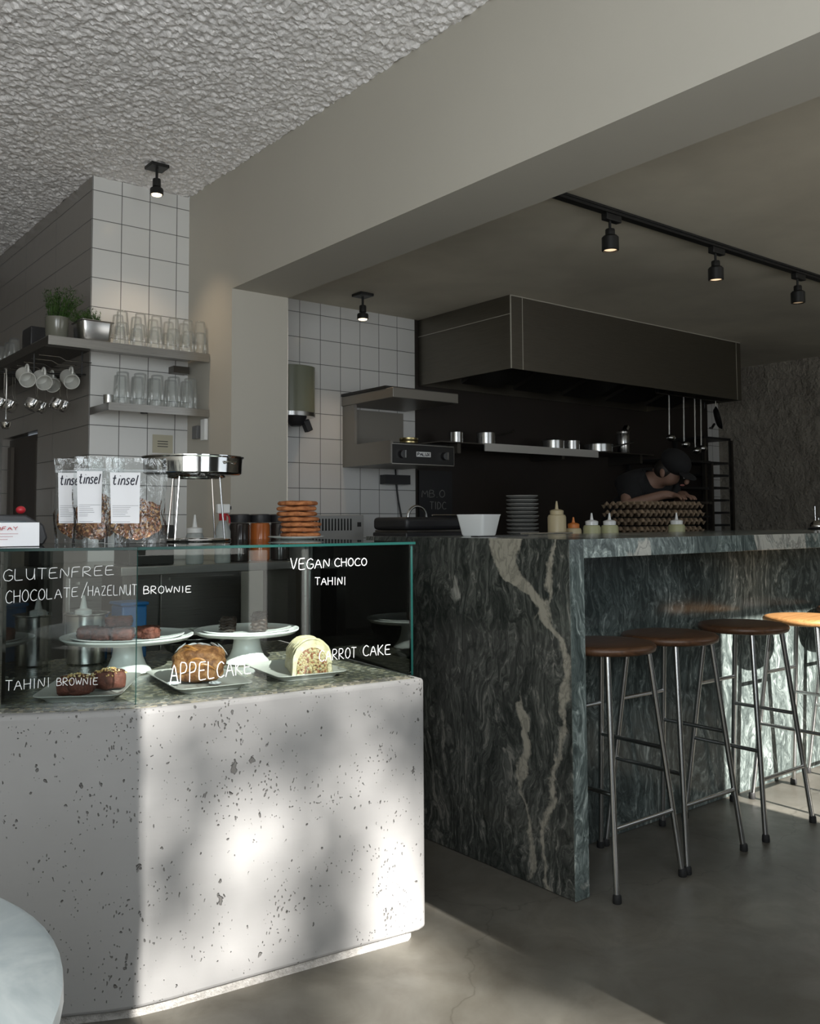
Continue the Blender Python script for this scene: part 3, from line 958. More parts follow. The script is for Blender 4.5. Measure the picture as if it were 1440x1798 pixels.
# mugs and little steel jugs hanging under the side board
mg = thing('white_mug', 'mug', 'mug', group='white mugs hanging under the upper shelf')
prof = [(0, 0), (.034, 0), (.039, .004), (.040, .085), (.037, .085), (.036, .006), (0, .006)]
TM = T(0, 0, -.026) @ RX(R(118)) @ RZ(R(90)) @ T(-.058, 0, -.045)
MB().lathe(prof, 28, TM).build('cup', MUG, mg)
MB().tube([(.038+.026*math.sin(a), 0, .045+.026*math.cos(a)) for a in [PI*k/8 for k in range(9)]], .0052, 8, M=TM).build('handle', MUG, mg)
mug_pos = [((1.285, 4.66, 1.962), 'white mug hanging leftmost under the upper shelf'), ((1.365, 4.66, 1.955), 'white mug hanging second from the left under the upper shelf'),
           ((1.50, 4.66, 1.972), 'white mug hanging nearest the tiled pier under the upper shelf'), ((1.445, 4.79, 1.965), 'half hidden white mug hanging behind the one nearest the pier')]
for k, (p, lb) in enumerate(mug_pos):
    o = mg if k == 0 else copy_tree(mg)
    o.location = p
    o['label'] = lb
jg = thing('steel_measure', 'jug', 'measuring cup', group='polished steel measures hanging under the shelf')
MB().lathe([(0, -.072), (.020, -.072), (.029, -.062), (.0315, -.045), (.0315, -.02), (.03, -.02), (.027, -.058), (0, -.066)], 22, RY(R(25))).build('cup', CHROME, jg)
MB().tube([(.0, .0, .125), (.0, 0, .02), (.012, 0, -.03)], .0016, 6).build('handle', CHROME, jg)
for k in range(8):
    o = jg if k == 0 else copy_tree(jg)
    o.location = (1.20+.045*k+(.015 if k % 2 else 0), (4.745, 4.82, 4.89)[k % 3], 1.79+.003*k)
    o['label'] = f"polished steel measure hanging below the mugs, {ORD[k]} from the left"
hr = thing('hanging_rail', 'thin dark rail under the shelf carrying steel measures', 'rail')
MB().tube([(1.13, 4.745, 1.905), (1.60, 4.745, 1.935)], .004, 8).build('rod', BLACK, hr)
MB().tube([(1.13, 4.89, 1.905), (1.60, 4.89, 1.935)], .004, 8).build('rod', BLACK, hr)
MB().tube([(1.13, 4.82, 1.905), (1.60, 4.82, 1.935)], .004, 8).build('rod', BLACK, hr)
MB().tube([(1.58, 4.745, 1.935), (1.58, 4.745, 2.055)], .004, 8).build('hanger', BLACK, hr)
MB().tube([(1.34, 4.745, 1.92), (1.34, 4.745, 2.017)], .004, 8).build('hanger', BLACK, hr)
ld = thing('ladle', 'long polished ladle hanging at the left end under the shelf', 'ladle', (1.20, 4.70, 1.62))
MB().tube([(0, 0, .05), (0, 0, .22), (0, .012, .30)], .0045, 8).build('handle', CHROME, ld)
MB().lathe([(0, 0), (.018, .004), (.026, .018), (.028, .034), (.026, .034), (.016, .01), (0, .006)], 20).build('bowl', CHROME, ld)
MB().tube([(0, .012, .30), (0, .03, .305), (0, .045, .298)], .0045, 8).build('hook_end', CHROME, ld)

# switches and paper on the pier
sw = thing('wall_switch_box', 'small white switch box on the wall edge below the lower shelf', 'switch', (2.163, 4.49, 1.655))
MB().box(-.02, 0, -.022, .03, -.055, .06).build('cover', PORC, sw, bevel=.003)
MB().box(-.022, -.0, .07, .13, -.04, .03).build('socket_box', plain('grey_plastic', (.16, .16, .16), .5), sw, bevel=.003)
nt = thing('wall_notice', 'small yellowed paper notice taped to the white tiles', 'notice', (2.02, 4.729, 1.59))
MB().box(-.058, .058, -.002, 0, -.05, .05).build('sheet', plain('yellowed_paper', (.50, .47, .36), .8), nt, smooth=False)
nn = MB()
for k in range(3): nn.box(-.03, .03, -.0026, -.0021, .012-.014*k, .016-.014*k)
nn.build('print', INK, nt, smooth=False)

# ------------------------------------------------------------------ granola bags on the case
ZC = .718+ZT+.0088
def make_bag(label, loc, rz, w=.158, h=.245, seed=1, fill=.56):
    t = thing('granola_bag', label, 'bag', loc, rz, 'granola bags on the display case')
    rd = random.Random(seed)
    ph = rd.uniform(0, 6)
    def shape(u, v, sgn):
        x = (u-.5)*w*(1-.0*v)
        bot = .030*(1-v)**.8
        d = bot*(1-(2*u-1)**2)**.6 + .004*math.sin(7*u+ph+5*v)*(4*u*(1-u))*(v > .02)
        if v > .8: d *= max(0, (1-v)/.2)
        return (x+.003*math.sin(9*v+ph), sgn*max(d, .0004), v*h+.0005)
    m = MB()
    n1, n2 = 22, 26
    def ring(u, v):
        if u <= .5: return shape(u*2, v, -1)
        return shape(2-2*u, v, 1)
    m.grid(ring, 44, n2, wrap=True)
    m.build('pouch', BAGP, t, angle=80)
    zz = MB()
    zz.box(-w*.49, w*.49, -.0022, .0022, h*.855, h*.862)
    zz.box(-w*.49, w*.49, -.0022, .0022, h*.84, h*.845)
    zz.build('zip_strip', arch_glass('zip_film', (.7, .72, .72), 1.5, .2, 2, .25), t)
    g = MB()
    def gr(u, v):
        uu = u*2 if u <= .5 else 2-2*u
        sg = -1 if u <= .5 else 1
        x, y, z = shape(.06+.88*uu, .02+v*fill*.98, sg)
        arch = .03*(1-v)**3*abs(2*uu-1)**2
        top = fill*h*(1-.25*abs(2*uu-1)+.12*(uu-.5))
        zz_ = .012+arch+v*(top-.012)
        k = .86 if v < .999 else .0
        return (x*.95, y*k*(.85+.15*math.sin(40*uu+23*v)), zz_+.002*math.sin(31*uu+ph))
    g.grid(gr, 48, 18, wrap=True)
    g.build('granola', GRAN, t, kind='stuff')
    # paper label on the front sheet, left of centre
    lw, z0, z1 = w*.46, h*.235, h*.83
    x0 = -w*.42
    def lab(u, v, off):
        zz_ = z0+(z1-z0)*v
        x = x0+(lw+.006*v)*u+.006*(1-v)
        uu = (x/w)+.5
        y = shape(uu, zz_/h, -1)[1]
        return (x, min(y, -.006-.016*(1-zz_/h))-.0012-off, zz_)
    MB().grid(lambda u, v: lab(u, v, 0), 10, 12).build('paper_label', PAPER, t)
    tx = MB()
    st, tot = strokes('tinsel', .16)
    for s_ in st:
        pts = [lab(.06+.84*x/tot+.05*y, .755+.19*y, .0010) for x, y in resample(s_, 3)]
        tx.tube(pts, .0017, 5)
    tx.build('logo_lettering', INK, t)
    tx = MB()
    for k in range(8):
        v = .10+.035*k if k else .03
        ln = (.9 if k in (7,) else .35+.35*rd.random())
        if k == 0: ln = .6
        pts = [lab(.06+ln*q/6, v, .0006) for q in range(7)]
        tx.tube(pts, .00035, 4)
    tx.build('small_print', INK, t)
    return t
make_bag('granola bag standing rightmost, nearest the steel pan stand', (1.008, 2.545, ZC), R(-27), .170, .245, 1, .55)
make_bag('middle granola bag, half behind the rightmost one', (.93, 2.632, ZC), R(-27), .140, .252, 2, .60)
make_bag('leftmost granola bag, mostly hidden behind the middle one', (.905, 2.722, ZC), R(-27), .140, .25, 3, .5)

# ------------------------------------------------------------------ steel pan on wire stand
ws = thing('wire_stand', 'tall chrome wire stand under the round steel pan', 'stand', (1.26, 2.685, ZC))
def ringpts(r, z, n=40): return [(r*math.cos(2*PI*k/n), r*math.sin(2*PI*k/n), z) for k in range(n)]
MB().tube(ringpts(.088, .204), .004, 8, True).build('top_ring', CHROME, ws)
MB().tube(ringpts(.108, .0042), .004, 8, True).build('base_ring', CHROME, ws)
for k in range(4):
    a = R(-150)+k*PI/2
    MB().tube([(.088*math.cos(a), .088*math.sin(a), .204), (.108*math.cos(a), .108*math.sin(a), .0045)], .0032, 8).build('leg', CHROME, ws)
pn = thing('round_steel_pan', 'round polished steel pan of pastries raised on a wire stand', 'pan', (1.25, 2.685, ZC+.2085))
MB().lathe([(0, 0), (.145, 0), (.152, .005), (.154, .05), (.159, .054), (.159, .057), (.153, .057), (.150, .05), (.148, .008), (0, .006)], 56).build('pan_body', CHROME, pn)
for a in (R(-70), R(110)):
    c, s_ = math.cos(a), math.sin(a)
    tx, ty = -s_, c
    MB().tube([(c*.153+tx*q*.02, s_*.153+ty*q*.02, .032) for q in (-1,)]+[(c*.164+tx*q*.018, s_*.164+ty*q*.018, .036) for q in (-1, -.4, .4, 1)]+[(c*.153+tx*.02, s_*.153+ty*.02, .032)], .003, 7).build('handle', CHROME, pn)
random.seed(11)
for k, (dx, dy, sx, c, lb) in enumerate([(-.075, .02, .055, 0, 'orange-brown pastry at the left of the round steel pan'), (.02, .07, .035, 0, 'orange-brown pastry in the middle of the round steel pan'), (.085, .0, .04, 0, 'orange-brown pastry at the right of the round steel pan')]):
    o = MB().blob(sx, .03, .028 if k == 0 else .02, 20, 12, fn=lambda d: 1+.09*math.sin(9*d.x+5*d.z+k)).build('pastry', plain('orange_crust', (.48, .14, .03), .5, 0, 30, .4, .5))
    o.location = (1.25+dx, 2.685+dy, ZC+.2085+.035)
    tag(o, lb, 'pastry', 'pastries in the round pan')

# ------------------------------------------------------------------ cookies
CX, CYK = 1.615, 2.66
tag(MB().lathe([(0, .0), (.05, .0), (.055, .002), (.094, .008), (.096, .010), (.09, .011), (.05, .005), (0, .004)], 48, T(CX, CYK, ZC)).build('glass_plate', plain('frosted_plate', (.55, .58, .58), .2)), 'thin glass plate under the cookie stack', 'plate')
rd = random.Random(5)
for k in range(7):
    a, b_, c_ = rd.uniform(0, 6), rd.uniform(0, 6), rd.uniform(0, 6)
    m = MB()
    prof = [(0, 0), (.03, 0), (.060, .0005), (.067, .004), (.068, .010), (.063, .0145), (.03, .0165), (0, .0165)]
    v = MB().lathe(prof, 40)
    vv = []
    for (x, y, z) in v.v:
        g = math.atan2(y, x)
        q = 1+.035*math.sin(3*g+a)+.03*math.sin(7*g+b_)+.02*math.sin(11*g+c_)
        vv.append((x*q, y*q, z+(.0012*math.sin(5*g+b_) if z > .01 else 0)))
    m.add(vv, v.f)
    o = m.build('cookie', COOKIE, None, angle=60)
    o.location = (CX+(-.012 if k < 4 else 0)*(-1 if k < 4 else 1)+rd.uniform(-.006, .006)+(.0 if k > 3 else .004), CYK+rd.uniform(-.004, .004), ZC+.0068+k*.0178)
    o.rotation_euler = (0, 0, rd.uniform(0, 6))
    pos = 'topmost cookie of the stack' if k == 6 else 'lowest cookie of the stack, touching the plate' if k == 0 else f'{ORD[k]} cookie from the bottom of the stack'
    tag(o, 'brown crackled '+pos, 'cookie', 'cookies stacked on the display case')

# card, terminal
cd = thing('paper_card', 'white printed card leaning at the left end of the glass top', 'card', (.665, 2.435, ZC), R(-10))
MB().box(-.075, .043, -.0008, .0008, .001, .062, RX(R(-9))).build('card', PAPER, cd, smooth=False)
t1 = MB()
lettering(t1, 'OMFAY', (-.072, -.0068, .042), (1, 0, 0), Vector((0, .15, 1)).normalized(), .062, .009, .0009)
t1.build('heading', REDINK, cd)
t2 = MB()
for k in range(3): t2.tube([(-.07, -.0052+.0+.0012*k, .033-.007*k), (-.008-.012*k, -.0052+.0012*k, .033-.007*k)], .0004, 4)
t2.build('small_print', REDINK, cd)
tm = thing('card_terminal', 'black card terminal at the left end of the display case', 'card terminal', (.70, 2.645, ZC), R(-12))
tm_poly = [(-.10, .0), (.075, .0), (.085, .02), (.075, .055), (.03, .082), (-.10, .085)]
MB().prism([(x, y) for x, y in tm_poly], -.05, .05, RX(R(90))).build('housing', BLACKP, tm, bevel=.005)
MB().box(-.09, .03, -.0515, -.0502, .058, .066).build('screen_strip', plain('dark_screen', (.03, .045, .05), .15), tm, smooth=False)
tag(MB().blob(.013, .013, .011, 18, 10, T(.722, 2.655, ZC+.0965)).build('red_cap', RED), 'small shiny red cap on top of the black terminal', 'cap')

# ------------------------------------------------------------------ inside the case
ZS = .7188
def cake_stand(label, x, y, r, h, plate_label):
    t = thing('cake_stand', label, 'cake stand', (x, y, ZS), 0, 'white cake stands in the display case')
    MB().lathe([(0, 0), (.066, 0), (.070, .003), (.066, .010), (.054, .022), (.045, .045), (.041, .07), (.044, h-.016), (.05, h-.012), (0, h-.012)], 48).build('pedestal', PORC, t)
    MB().lathe([(0, h-.0118), (r*.6, h-.0118), (r*.93, h-.006), (r, h+.004), (r, h+.008), (r*.97, h+.008), (r*.9, h+.0), (0, h-.004)], 72).build('dish', PORC, t)
    p = MB().lathe([(0, 0), (r*.62, 0), (r*.80, .006), (r*.86, .012), (r*.86, .014), (r*.80, .0095), (r*.6, .004), (0, .004)], 64).build('plate', PORC)
    p.location = (x, y, ZS+h-.0035)
    tag(p, plate_label, 'plate', 'plates on the cake stands')
    return ZS+h+.001
z1 = cake_stand('white pedestal cake stand carrying the brownies', 1.03, 2.65, .190, .102, 'white plate under the brownies')
z2 = cake_stand('white pedestal cake stand right of the brownies with dark cakes', 1.39, 2.585, .163, .098, 'white plate under the two dark chocolate cakes')
rd = random.Random(9)
def crumbly(w, d, h, mat, name, seed, amp=.003):
    q = random.Random(seed)
    def fn(dv):
        mx = max(abs(dv.x), abs(dv.y), abs(dv.z))
        return (1/mx)**.86
    m = MB().blob(w/2, d/2, h/2, 28, 18, fn=fn)
    vv = [(x+q.uniform(-amp, amp), y+q.uniform(-amp, amp), z+q.uniform(-amp*.6, amp*.6)) for x, y, z in m.v[:]]
    n = 28
    for j in range(len(vv)//n):
        pass
    m2 = MB().add(vv, m.f)
    return m2
br = [(-.105, -.035, 0, 10, 'brownie at the far left of the brownie plate'), (-.055, -.055, 0, -12, 'brownie second from the left at the front of the plate'),
      (.005, -.06, 0, 6, 'brownie in the front middle of the plate, under another'), (.07, -.03, 0, -18, 'brownie at the right of the brownie plate'),
      (-.035, .015, 0, 25, 'brownie at the back of the brownie plate'), (-.012, -.045, 1, 12, 'brownie lying on top of the brownie pile')]
for k, (dx, dy, lv, an, lb) in enumerate(br):
    a = R(-38.4)
    X = 1.03+dx*math.cos(a)-dy*math.sin(a); Y = 2.65+dx*math.sin(a)+dy*math.cos(a)
    o = crumbly(.058 if lv == 0 else .075, .055, .036 if lv == 0 else .028, BROWNIE, 'brownie', k).build('brownie', BROWNIE, None, angle=60)
    o.location = (X, Y, z1+.0185+lv*.033)
    o.rotation_euler = (0, 0, a+R(an))
    tag(o, 'reddish brown '+lb, 'brownie', 'brownies on the cake stand')
for k, (dx, dy, h, lb) in enumerate([(-.055, -.02, .045, 'dark chocolate cake piece on the left of its cake stand'), (.045, -.03, .062, 'tall dark chocolate cake piece on the right of its cake stand')]):
    a = R(-38.4)
    t = thing('chocolate_cake', lb, 'cake', (1.39+dx*math.cos(a)-dy*math.sin(a), 2.585+dx*math.sin(a)+dy*math.cos(a), z2), a, 'dark chocolate cakes')
    c = crumbly(.045, .05, h, CHOCO, 'x', 20+k).build('sponge', CHOCO, t, angle=60)
    c.location = (0, 0, h/2+.001)
    m = MB()
    for q in range(4):
        z = h*(.2+.2*q)
        m.tube([(-.024, -.026, z), (-.008, -.0275, z-.004), (.01, -.0275, z+.002), (.024, -.026, z-.003)], .0022, 6)
    m.build('glaze_drips', plain('glossy_glaze', (.02, .013, .01), .12), t)

def tray(label, x, y, w, d, rz):
    t = thing('serving_tray', label, 'tray', (x, y, ZS), rz, 'grey trays in the display case')
    rect_pan(w/2, d/2, .017, .014, .007, .028, .002).build('tray_body', TRAYM, t, angle=30)
    return t
tray('grey tray under the nut-topped brownies, nearest the left end', .842, 2.42, .17, .30, R(-31))
tray('grey tray under the apple cake', 1.11, 2.345, .165, .30, R(-8))
tray('grey tray under the carrot cake, nearest the right end', 1.40, 2.315, .175, .25, R(-8))

# tahini brownies
for k, (x, y, lb) in enumerate([(.773, 2.325, 'nut-topped dark brownie on the left of its tray'), (.868, 2.36, 'nut-topped dark brownie on the right of its tray')]):
    t = thing('tahini_brownie', lb, 'brownie', (x, y, ZS+.0075), R(-35+20*k), 'nut-topped brownies')
    fn = lambda d, k=k: (1/max(abs(d.x), abs(d.y), abs(d.z)*1.1))**.5*(1+.05*math.sin(8*d.x+3*k)+.05*math.sin(9*d.y+2*d.z))
    o = MB().blob(.044, .038, .026, 30, 18, fn=fn).build('cake', BROWNIE, t, angle=60)
    o.location = (0, 0, .029)
    m = MB()
    rr = random.Random(30+k)
    for q in range(130):
        a = rr.uniform(0, 2*PI); r = math.sqrt(rr.random())*.044
        p = Vector((r*math.cos(a), r*.85*math.sin(a), .0565-7*r*r+rr.uniform(-.003, .001)))
        m.blob(rr.uniform(.0022, .004), rr.uniform(.002, .0035), .0025, 6, 4, T(*p) @ RZ(a) @ RX(a*3))
    m.build('chopped_nuts', NUTS, t, kind='stuff')

# apple cake
t = thing('apple_cake', 'domed brown apple cake dusted with icing sugar on a grey tray', 'cake', (1.10, 2.315, ZS+.0075), R(-38))
def apf(d):
    return (1/max(abs(d.x), abs(d.y), .55+.0*abs(d.z), abs(d.z)))**.35*(1+.03*math.sin(7*d.x+4*d.z)+.035*math.sin(11*d.z+6*d.y)+.02*math.sin(19*d.x-7*d.y))
MB().blob(.070, .062, .049, 48, 30, T(0, 0, .052), apf).build('cake_body', APPLEC, t, angle=70)
m = MB()
for k in range(5):
    z0 = .05+.012*k
    pts = []
    for q in range(12):
        u = -1+2*q/11
        pts.append((.055*u*(1-.06*k), -.064+.018*abs(u)**2+.007*k, z0+.010*math.sin(3*u+k)-.012*u*u))
    m.tube(pts, [.0045*(1-abs(-1+2*q/11)**3*.7) for q in range(12)], 7)
m.build('apple_slices', plain('baked_apple', (.27, .115, .03), .35, 0, 40, .35, .3), t)
m = MB()
rr = random.Random(8)
for q in range(16):
    a = rr.uniform(0, 2*PI); zz_ = rr.uniform(.45, .9)
    d = Vector((math.cos(a)*math.sqrt(1-zz_*zz_), math.sin(a)*math.sqrt(1-zz_*zz_), zz_))
    if d.y < -.5 and zz_ < .7: continue
    f = apf(d)
    p = Vector((d.x*.070*f, d.y*.062*f, .052+d.z*.049*f))
    q_ = Vector((0, 0, 1)).rotation_difference(d).to_matrix().to_4x4()
    m.blob(rr.uniform(.012, .022), rr.uniform(.010, .018), .0025, 14, 6, T(*p) @ q_)
for s_ in (-1, 1):
    m.blob(.018, .012, .005, 14, 6, T(s_*.055, -.055, .008))
m.build('icing_sugar', SUGAR, t, kind='stuff')

# carrot cake: a loaf lying along the tray, its cut end to the front
t = thing('carrot_cake', 'cream-iced carrot cake loaf with its cut end facing out', 'cake', (1.425, 2.275, ZS+.0085), R(-24))
def loaf(u, v):
    # u round the arch, v along the length
    a = PI*(u*1.12-.06)
    w = .058*(1+.03*math.sin(9*v*PI)+.02*math.sin(17*u*PI+5*v))
    hh = .098*(1-.10*v)
    x = -w*math.cos(a)*(1 if abs(math.cos(a)) < .95 else .98)
    z = max(0, hh*max(0, math.sin(a))**.62)
    return (x, -.075+.17*v, z+.0015*math.sin(23*v*PI))
m = MB().grid(loaf, 36, 26)
n = 36
m.f.append(tuple(range(n)))
m.f.append(tuple(len(m.v)-n+k for k in range(n-1, -1, -1)))
m.build('loaf', ICING, t, angle=70)
m = MB()
def endf(u, v):
    a = PI*(u*1.0)
    r = v*.86
    return (-.052*math.cos(a)*r, -.0765-.002*(1-v)-.001*math.sin(30*u+20*v), .006+.083*r*max(0, math.sin(a))**.7)
m.grid(endf, 28, 9)
m.build('cut_face', CRUMB, t, label='crumbly orange-brown cut face')
m = MB()
for k in range(9):
    v = .10+.1*k
    m.tube([tuple(Vector(loaf(u/16, v+.02*math.sin(u)))*1.0+Vector((0, 0, .002))) for u in range(2, 15)], .003, 6)
m.build('icing_ridges', ICING, t)

# things standing behind the stands
bm_ = thing('bain_marie_pot', 'round steel container behind the glass, left of the blue box', 'container', (1.00, 2.915, ZS))
MB().lathe([(0, 0), (.058, 0), (.062, .004), (.064, .15), (.071, .154), (.071, .157), (.062, .157), (.060, .008), (0, .006)], 36).build('body', CHROMEB, bm_)
sb = thing('squeeze_bottle', 'clear squeeze bottle standing in the round steel container', 'squeeze bottle', (.985, 2.905, ZS+.0075), 0, 'squeeze bottles')
SQM = arch_glass('cloudy_plastic', (.72, .74, .73), 1.4, .25, 1, .35)
MB().lathe([(0, 0), (.026, 0), (.028, .004), (.028, .13), (.024, .145), (0, .146)], 24).build('body', SQM, sb)
MB().lathe([(.026, .1465), (.026, .16), (.012, .165), (.004, .205), (.0, .206)], 20).build('nozzle', PORC, sb)
bx = tag(MB().box(-.042, .042, -.05, .05, 0, .17).box(-.048, .048, -.056, .056, .1701, .182).build('blue_box', BLUE, None, bevel=.006), 'blue plastic box behind the brownie stand', 'box')
bx.location = (1.15, 2.95, ZS)
for k in range(3):
    o = MB().lathe([(0, 0), (.05, 0), (.085, .018), (.10, .042), (.104, .044), (.104, .046), (.098, .045), (.082, .02), (.048, .004), (0, .003)], 44).build('steel_bowl', CHROMEB)
    o.location = (1.335, 2.86, ZS+.0005+.016*k)
    tag(o, f"{['lowest', 'middle', 'top'][k]} steel bowl nested behind the apple cake", 'bowl', 'nested steel bowls')

# ------------------------------------------------------------------ back counter in the service area
bc = thing('back_counter', 'steel back counter with drawers below the tiled pier', 'counter')
MB().box(1.30, 2.155, 4.07, 4.72, .06, .93).build('carcass', STEEL, bc)
MB().box(1.28, 2.16, 4.03, 4.72, .931, .96).build('worktop', STEEL, bc)
for i in range(2):
    for j in range(3):
        x = 1.31+i*.42
        dr = MB().box(x, x+.41, 4.052, 4.069, .09+j*.28, .36+j*.28).build('drawer', STEEL, bc, bevel=.003)
        MB().box(x+.04, x+.37, 4.036, 4.0515, .33+j*.28, .342+j*.28).build('drawer_handle', STEEL, dr)
for i in range(3):
    o = thing('storage_jar', '', 'jar', (1.87+.10*i, 3.55, .9908), 0, 'dark lidded jars behind the cookies')
    o['label'] = ['dark jar with a black lid, leftmost behind the cookie stack', 'jar of orange powder with a black lid beside the cookies', 'dark jar with a black lid partly behind the cookies'][i]
    MB().lathe([(0, 0), (.040, 0), (.044, .005), (.044, .155), (.04, .165), (0, .166)], 28).build('body', plain('jar_orange', (.40, .11, .025), .15) if i == 1 else plain('jar_dark', (.025, .02, .018), .12), o)
    MB().lathe([(0, .1665), (.046, .1665), (.047, .17), (.047, .20), (.04, .204), (0, .204)], 28).build('lid', BLACKP, o)
# shelf that carries the jars and bottles, behind the open case
sv = thing('service_shelf', 'narrow steel service shelf behind the display case', 'shelf')
MB().box(1.30, 2.12, 3.42, 3.72, .955, .99).build('board', STEEL, sv, bevel=.003)
MB().box(1.32, 1.36, 3.46, 3.68, 0, .9545).build('leg', STEEL_D, sv)
MB().box(2.06, 2.10, 3.46, 3.68, 0, .9545).build('leg', STEEL_D, sv)
sp = thing('spray_bottle', 'clear spray bottle with white and red trigger behind the case', 'spray bottle', (1.745, 3.46, .9908))
MB().lathe([(0, 0), (.030, 0), (.033, .004), (.033, .13), (.022, .16), (.013, .175), (0, .176)], 24).build('body', SQM, sp)
MB().lathe([(.0155, .1765), (.0155, .205), (0, .205)], 20).build('collar', RED, sp)
m = MB().box(-.028, .03, -.011, .011, .2055, .245)
m.build('trigger_head', PORC, sp, bevel=.005)
MB().box(.026, .036, -.008, .008, .222, .236).build('nozzle', BLACKP, sp)
MB().tube([(.018, 0, .205), (.03, 0, .19), (.032, 0, .165)], .004, 8).build('trigger', RED, sp)
MB().tube([(0, 0, .01), (0, 0, .175)], .0025, 6).build('dip_tube', CHROME, sp)
wb = thing('pump_bottle', 'white bottle with a tall thin nozzle between the stand legs', 'bottle', (1.62, 3.46, .9908))
MB().lathe([(0, 0), (.033, 0), (.036, .004), (.036, .11), (.03, .125), (0, .126)], 24).build('body', SQM, wb)
MB().lathe([(.032, .1265), (.032, .145), (.01, .15), (.004, .2), (0, .201)], 18).build('nozzle', PORC, wb)
gr = tag(MB().box(1.36, 1.55, 3.50, 3.66, .9908, 1.15).build('storage_crate', plain('dark_glass_box', (.03, .03, .028), .2), None, bevel=.004), 'dark box behind the wire stand on the service shelf', 'box')

# ------------------------------------------------------------------ paper dispenser on the kitchen tiles
pd = thing('paper_towel_dispenser', 'smoky olive paper towel dispenser on the tiles beside the pillar', 'dispenser', (2.81, 4.728, 1.79))
def arch(u, v):
    a = PI*u
    return (-.135*math.cos(a), -.20*math.sin(a)**.7-.001, .09+.21*v)
m = MB().grid(lambda u, v: (-.135*math.cos(PI*u), -.175*max(0, math.sin(PI*u))**.55-.001, .02+.275*v), 30, 3)
n = 30
m.f.append(tuple(range(n))); m.f.append(tuple(2*n+k for k in range(n)))
m.build('cover', DISP, pd, angle=50)
m = MB().grid(lambda u, v: (-.137*math.cos(PI*u), -.178*max(0, math.sin(PI*u))**.55-.001, -.005+.0245*v), 30, 3)
m.f.append(tuple(range(n))); m.f.append(tuple(2*n+k for k in range(n)))
m.build('rim', CHROMEB, pd, angle=50)
MB().lathe([(0, -.06), (.03, -.062), (.05, -.045), (.065, -.0055), (0, -.0055)], 24, T(.0, -.095, 0)).build('outlet_cone', BLACKP, pd)
MB().box(-.02, .02, -.02, .02, -.05, .02, T(.055, -.12, -.045) @ RY(R(-25))).build('tear_guide', BLACKP, pd, bevel=.004)

# ------------------------------------------------------------------ salamander grill
sg = thing('salamander_grill', 'wall-mounted steel salamander grill left of the stove line', 'grill', (0, 0, 0))
gx0, gx1, gy0, gy1, gz0, gz1 = 3.21, 3.68, 4.23, 4.728, 1.50, 1.955
m = MB().box(gx0, gx0+.02, gy0, gy1, gz0, 1.635).box(gx0, gx0+.02, 4.60, gy1, 1.6351, 1.90)
m.box(gx0+.0201, gx1, gy0+.012, gy1, gz0, 1.62)
m.box(gx0+.0201, gx1, gy1-.02, gy1, 1.6201, 1.87)
GRILLM = plain('grill_steel', (.24, .225, .20), .4, .5)
m.build('body', GRILLM, sg)
MB().box(gx0-.01, gx1+.03, gy0-.04, gy1, 1.885, 1.945).build('heating_hood', GRILLM, sg, bevel=.004)
MB().box(gx0-.012, gx1+.02, gy0+.03, gy1, 1.9455, 1.962).build('top_lid', BLACK, sg)
MB().box(gx0+.002, gx1+.01, gy0-.012, gy0+.0115, gz0+.002, 1.612).build('control_panel', BLACK, sg, bevel=.002)
fr_ = MB()
for a in ((gx0, gx1+.012, 1.613, 1.618), (gx0, gx1+.012, gz0-.004, gz0+.0015)):
    fr_.box(a[0], a[1], gy0-.014, gy0-.002, a[2], a[3])
fr_.box(gx0-.003, gx0+.0015, gy0-.014, gy0-.002, gz0, 1.6125).box(gx1+.0105, gx1+.014, gy0-.014, gy0-.002, gz0, 1.6125)
fr_.build('panel_frame', STEEL, sg, smooth=False)
for x in (3.285, 3.615):
    kn = MB().lathe([(0, 0), (.024, 0), (.021, .018), (0, .019)], 24, T(x, gy0-.0125, 1.555) @ RX(R(90))).build('knob', BLACKP, sg)
    MB().box(x-.004, x+.004, gy0-.05, gy0-.0325, 1.533, 1.577).build('knob_grip', CHROMEB, kn)
MB().box(3.395, 3.505, gy0-.0145, gy0-.0123, 1.545, 1.575).build('name_plate', PORC, sg, smooth=False)
m = MB()
lettering(m, 'PALUX', (3.402, gy0-.0152, 1.551), (1, 0, 0), (0, 0, 1), .094, .018, .0022)
m.build('name_lettering', INK, sg)
MB().box(gx0+.03, gx1-.02, gy0+.02, gy1-.03, 1.6205, 1.628).build('grid_shelf', BLACK, sg)
cb = thing('power_cable', 'black cable hanging from the salamander grill to the counter', 'cable')
MB().tube([(3.62, 4.715, 1.499), (3.625, 4.715, 1.40), (3.64, 4.715, 1.30), (3.67, 4.71, 1.15), (3.68, 4.70, .99)], .006, 8).build('lead', BLACKP, cb)
MB().box(3.50, 3.70, 4.66, 4.725, 1.40, 1.46).build('plug_box', BLACKP, cb)
for k in range(2):
    o = MB().lathe([(0, 0), (.055, 0), (.058, .004), (.058, .018), (.055, .02), (0, .02)], 28).build('ring_mould', plain('brass', (.5, .42, .22), .3, 1))
    o.location = (3.45, 4.36, 1.6285+.0215*k)
    tag(o, ['lower', 'upper'][k]+' brass ring mould on the salamander grill', 'ring mould', 'brass ring moulds')

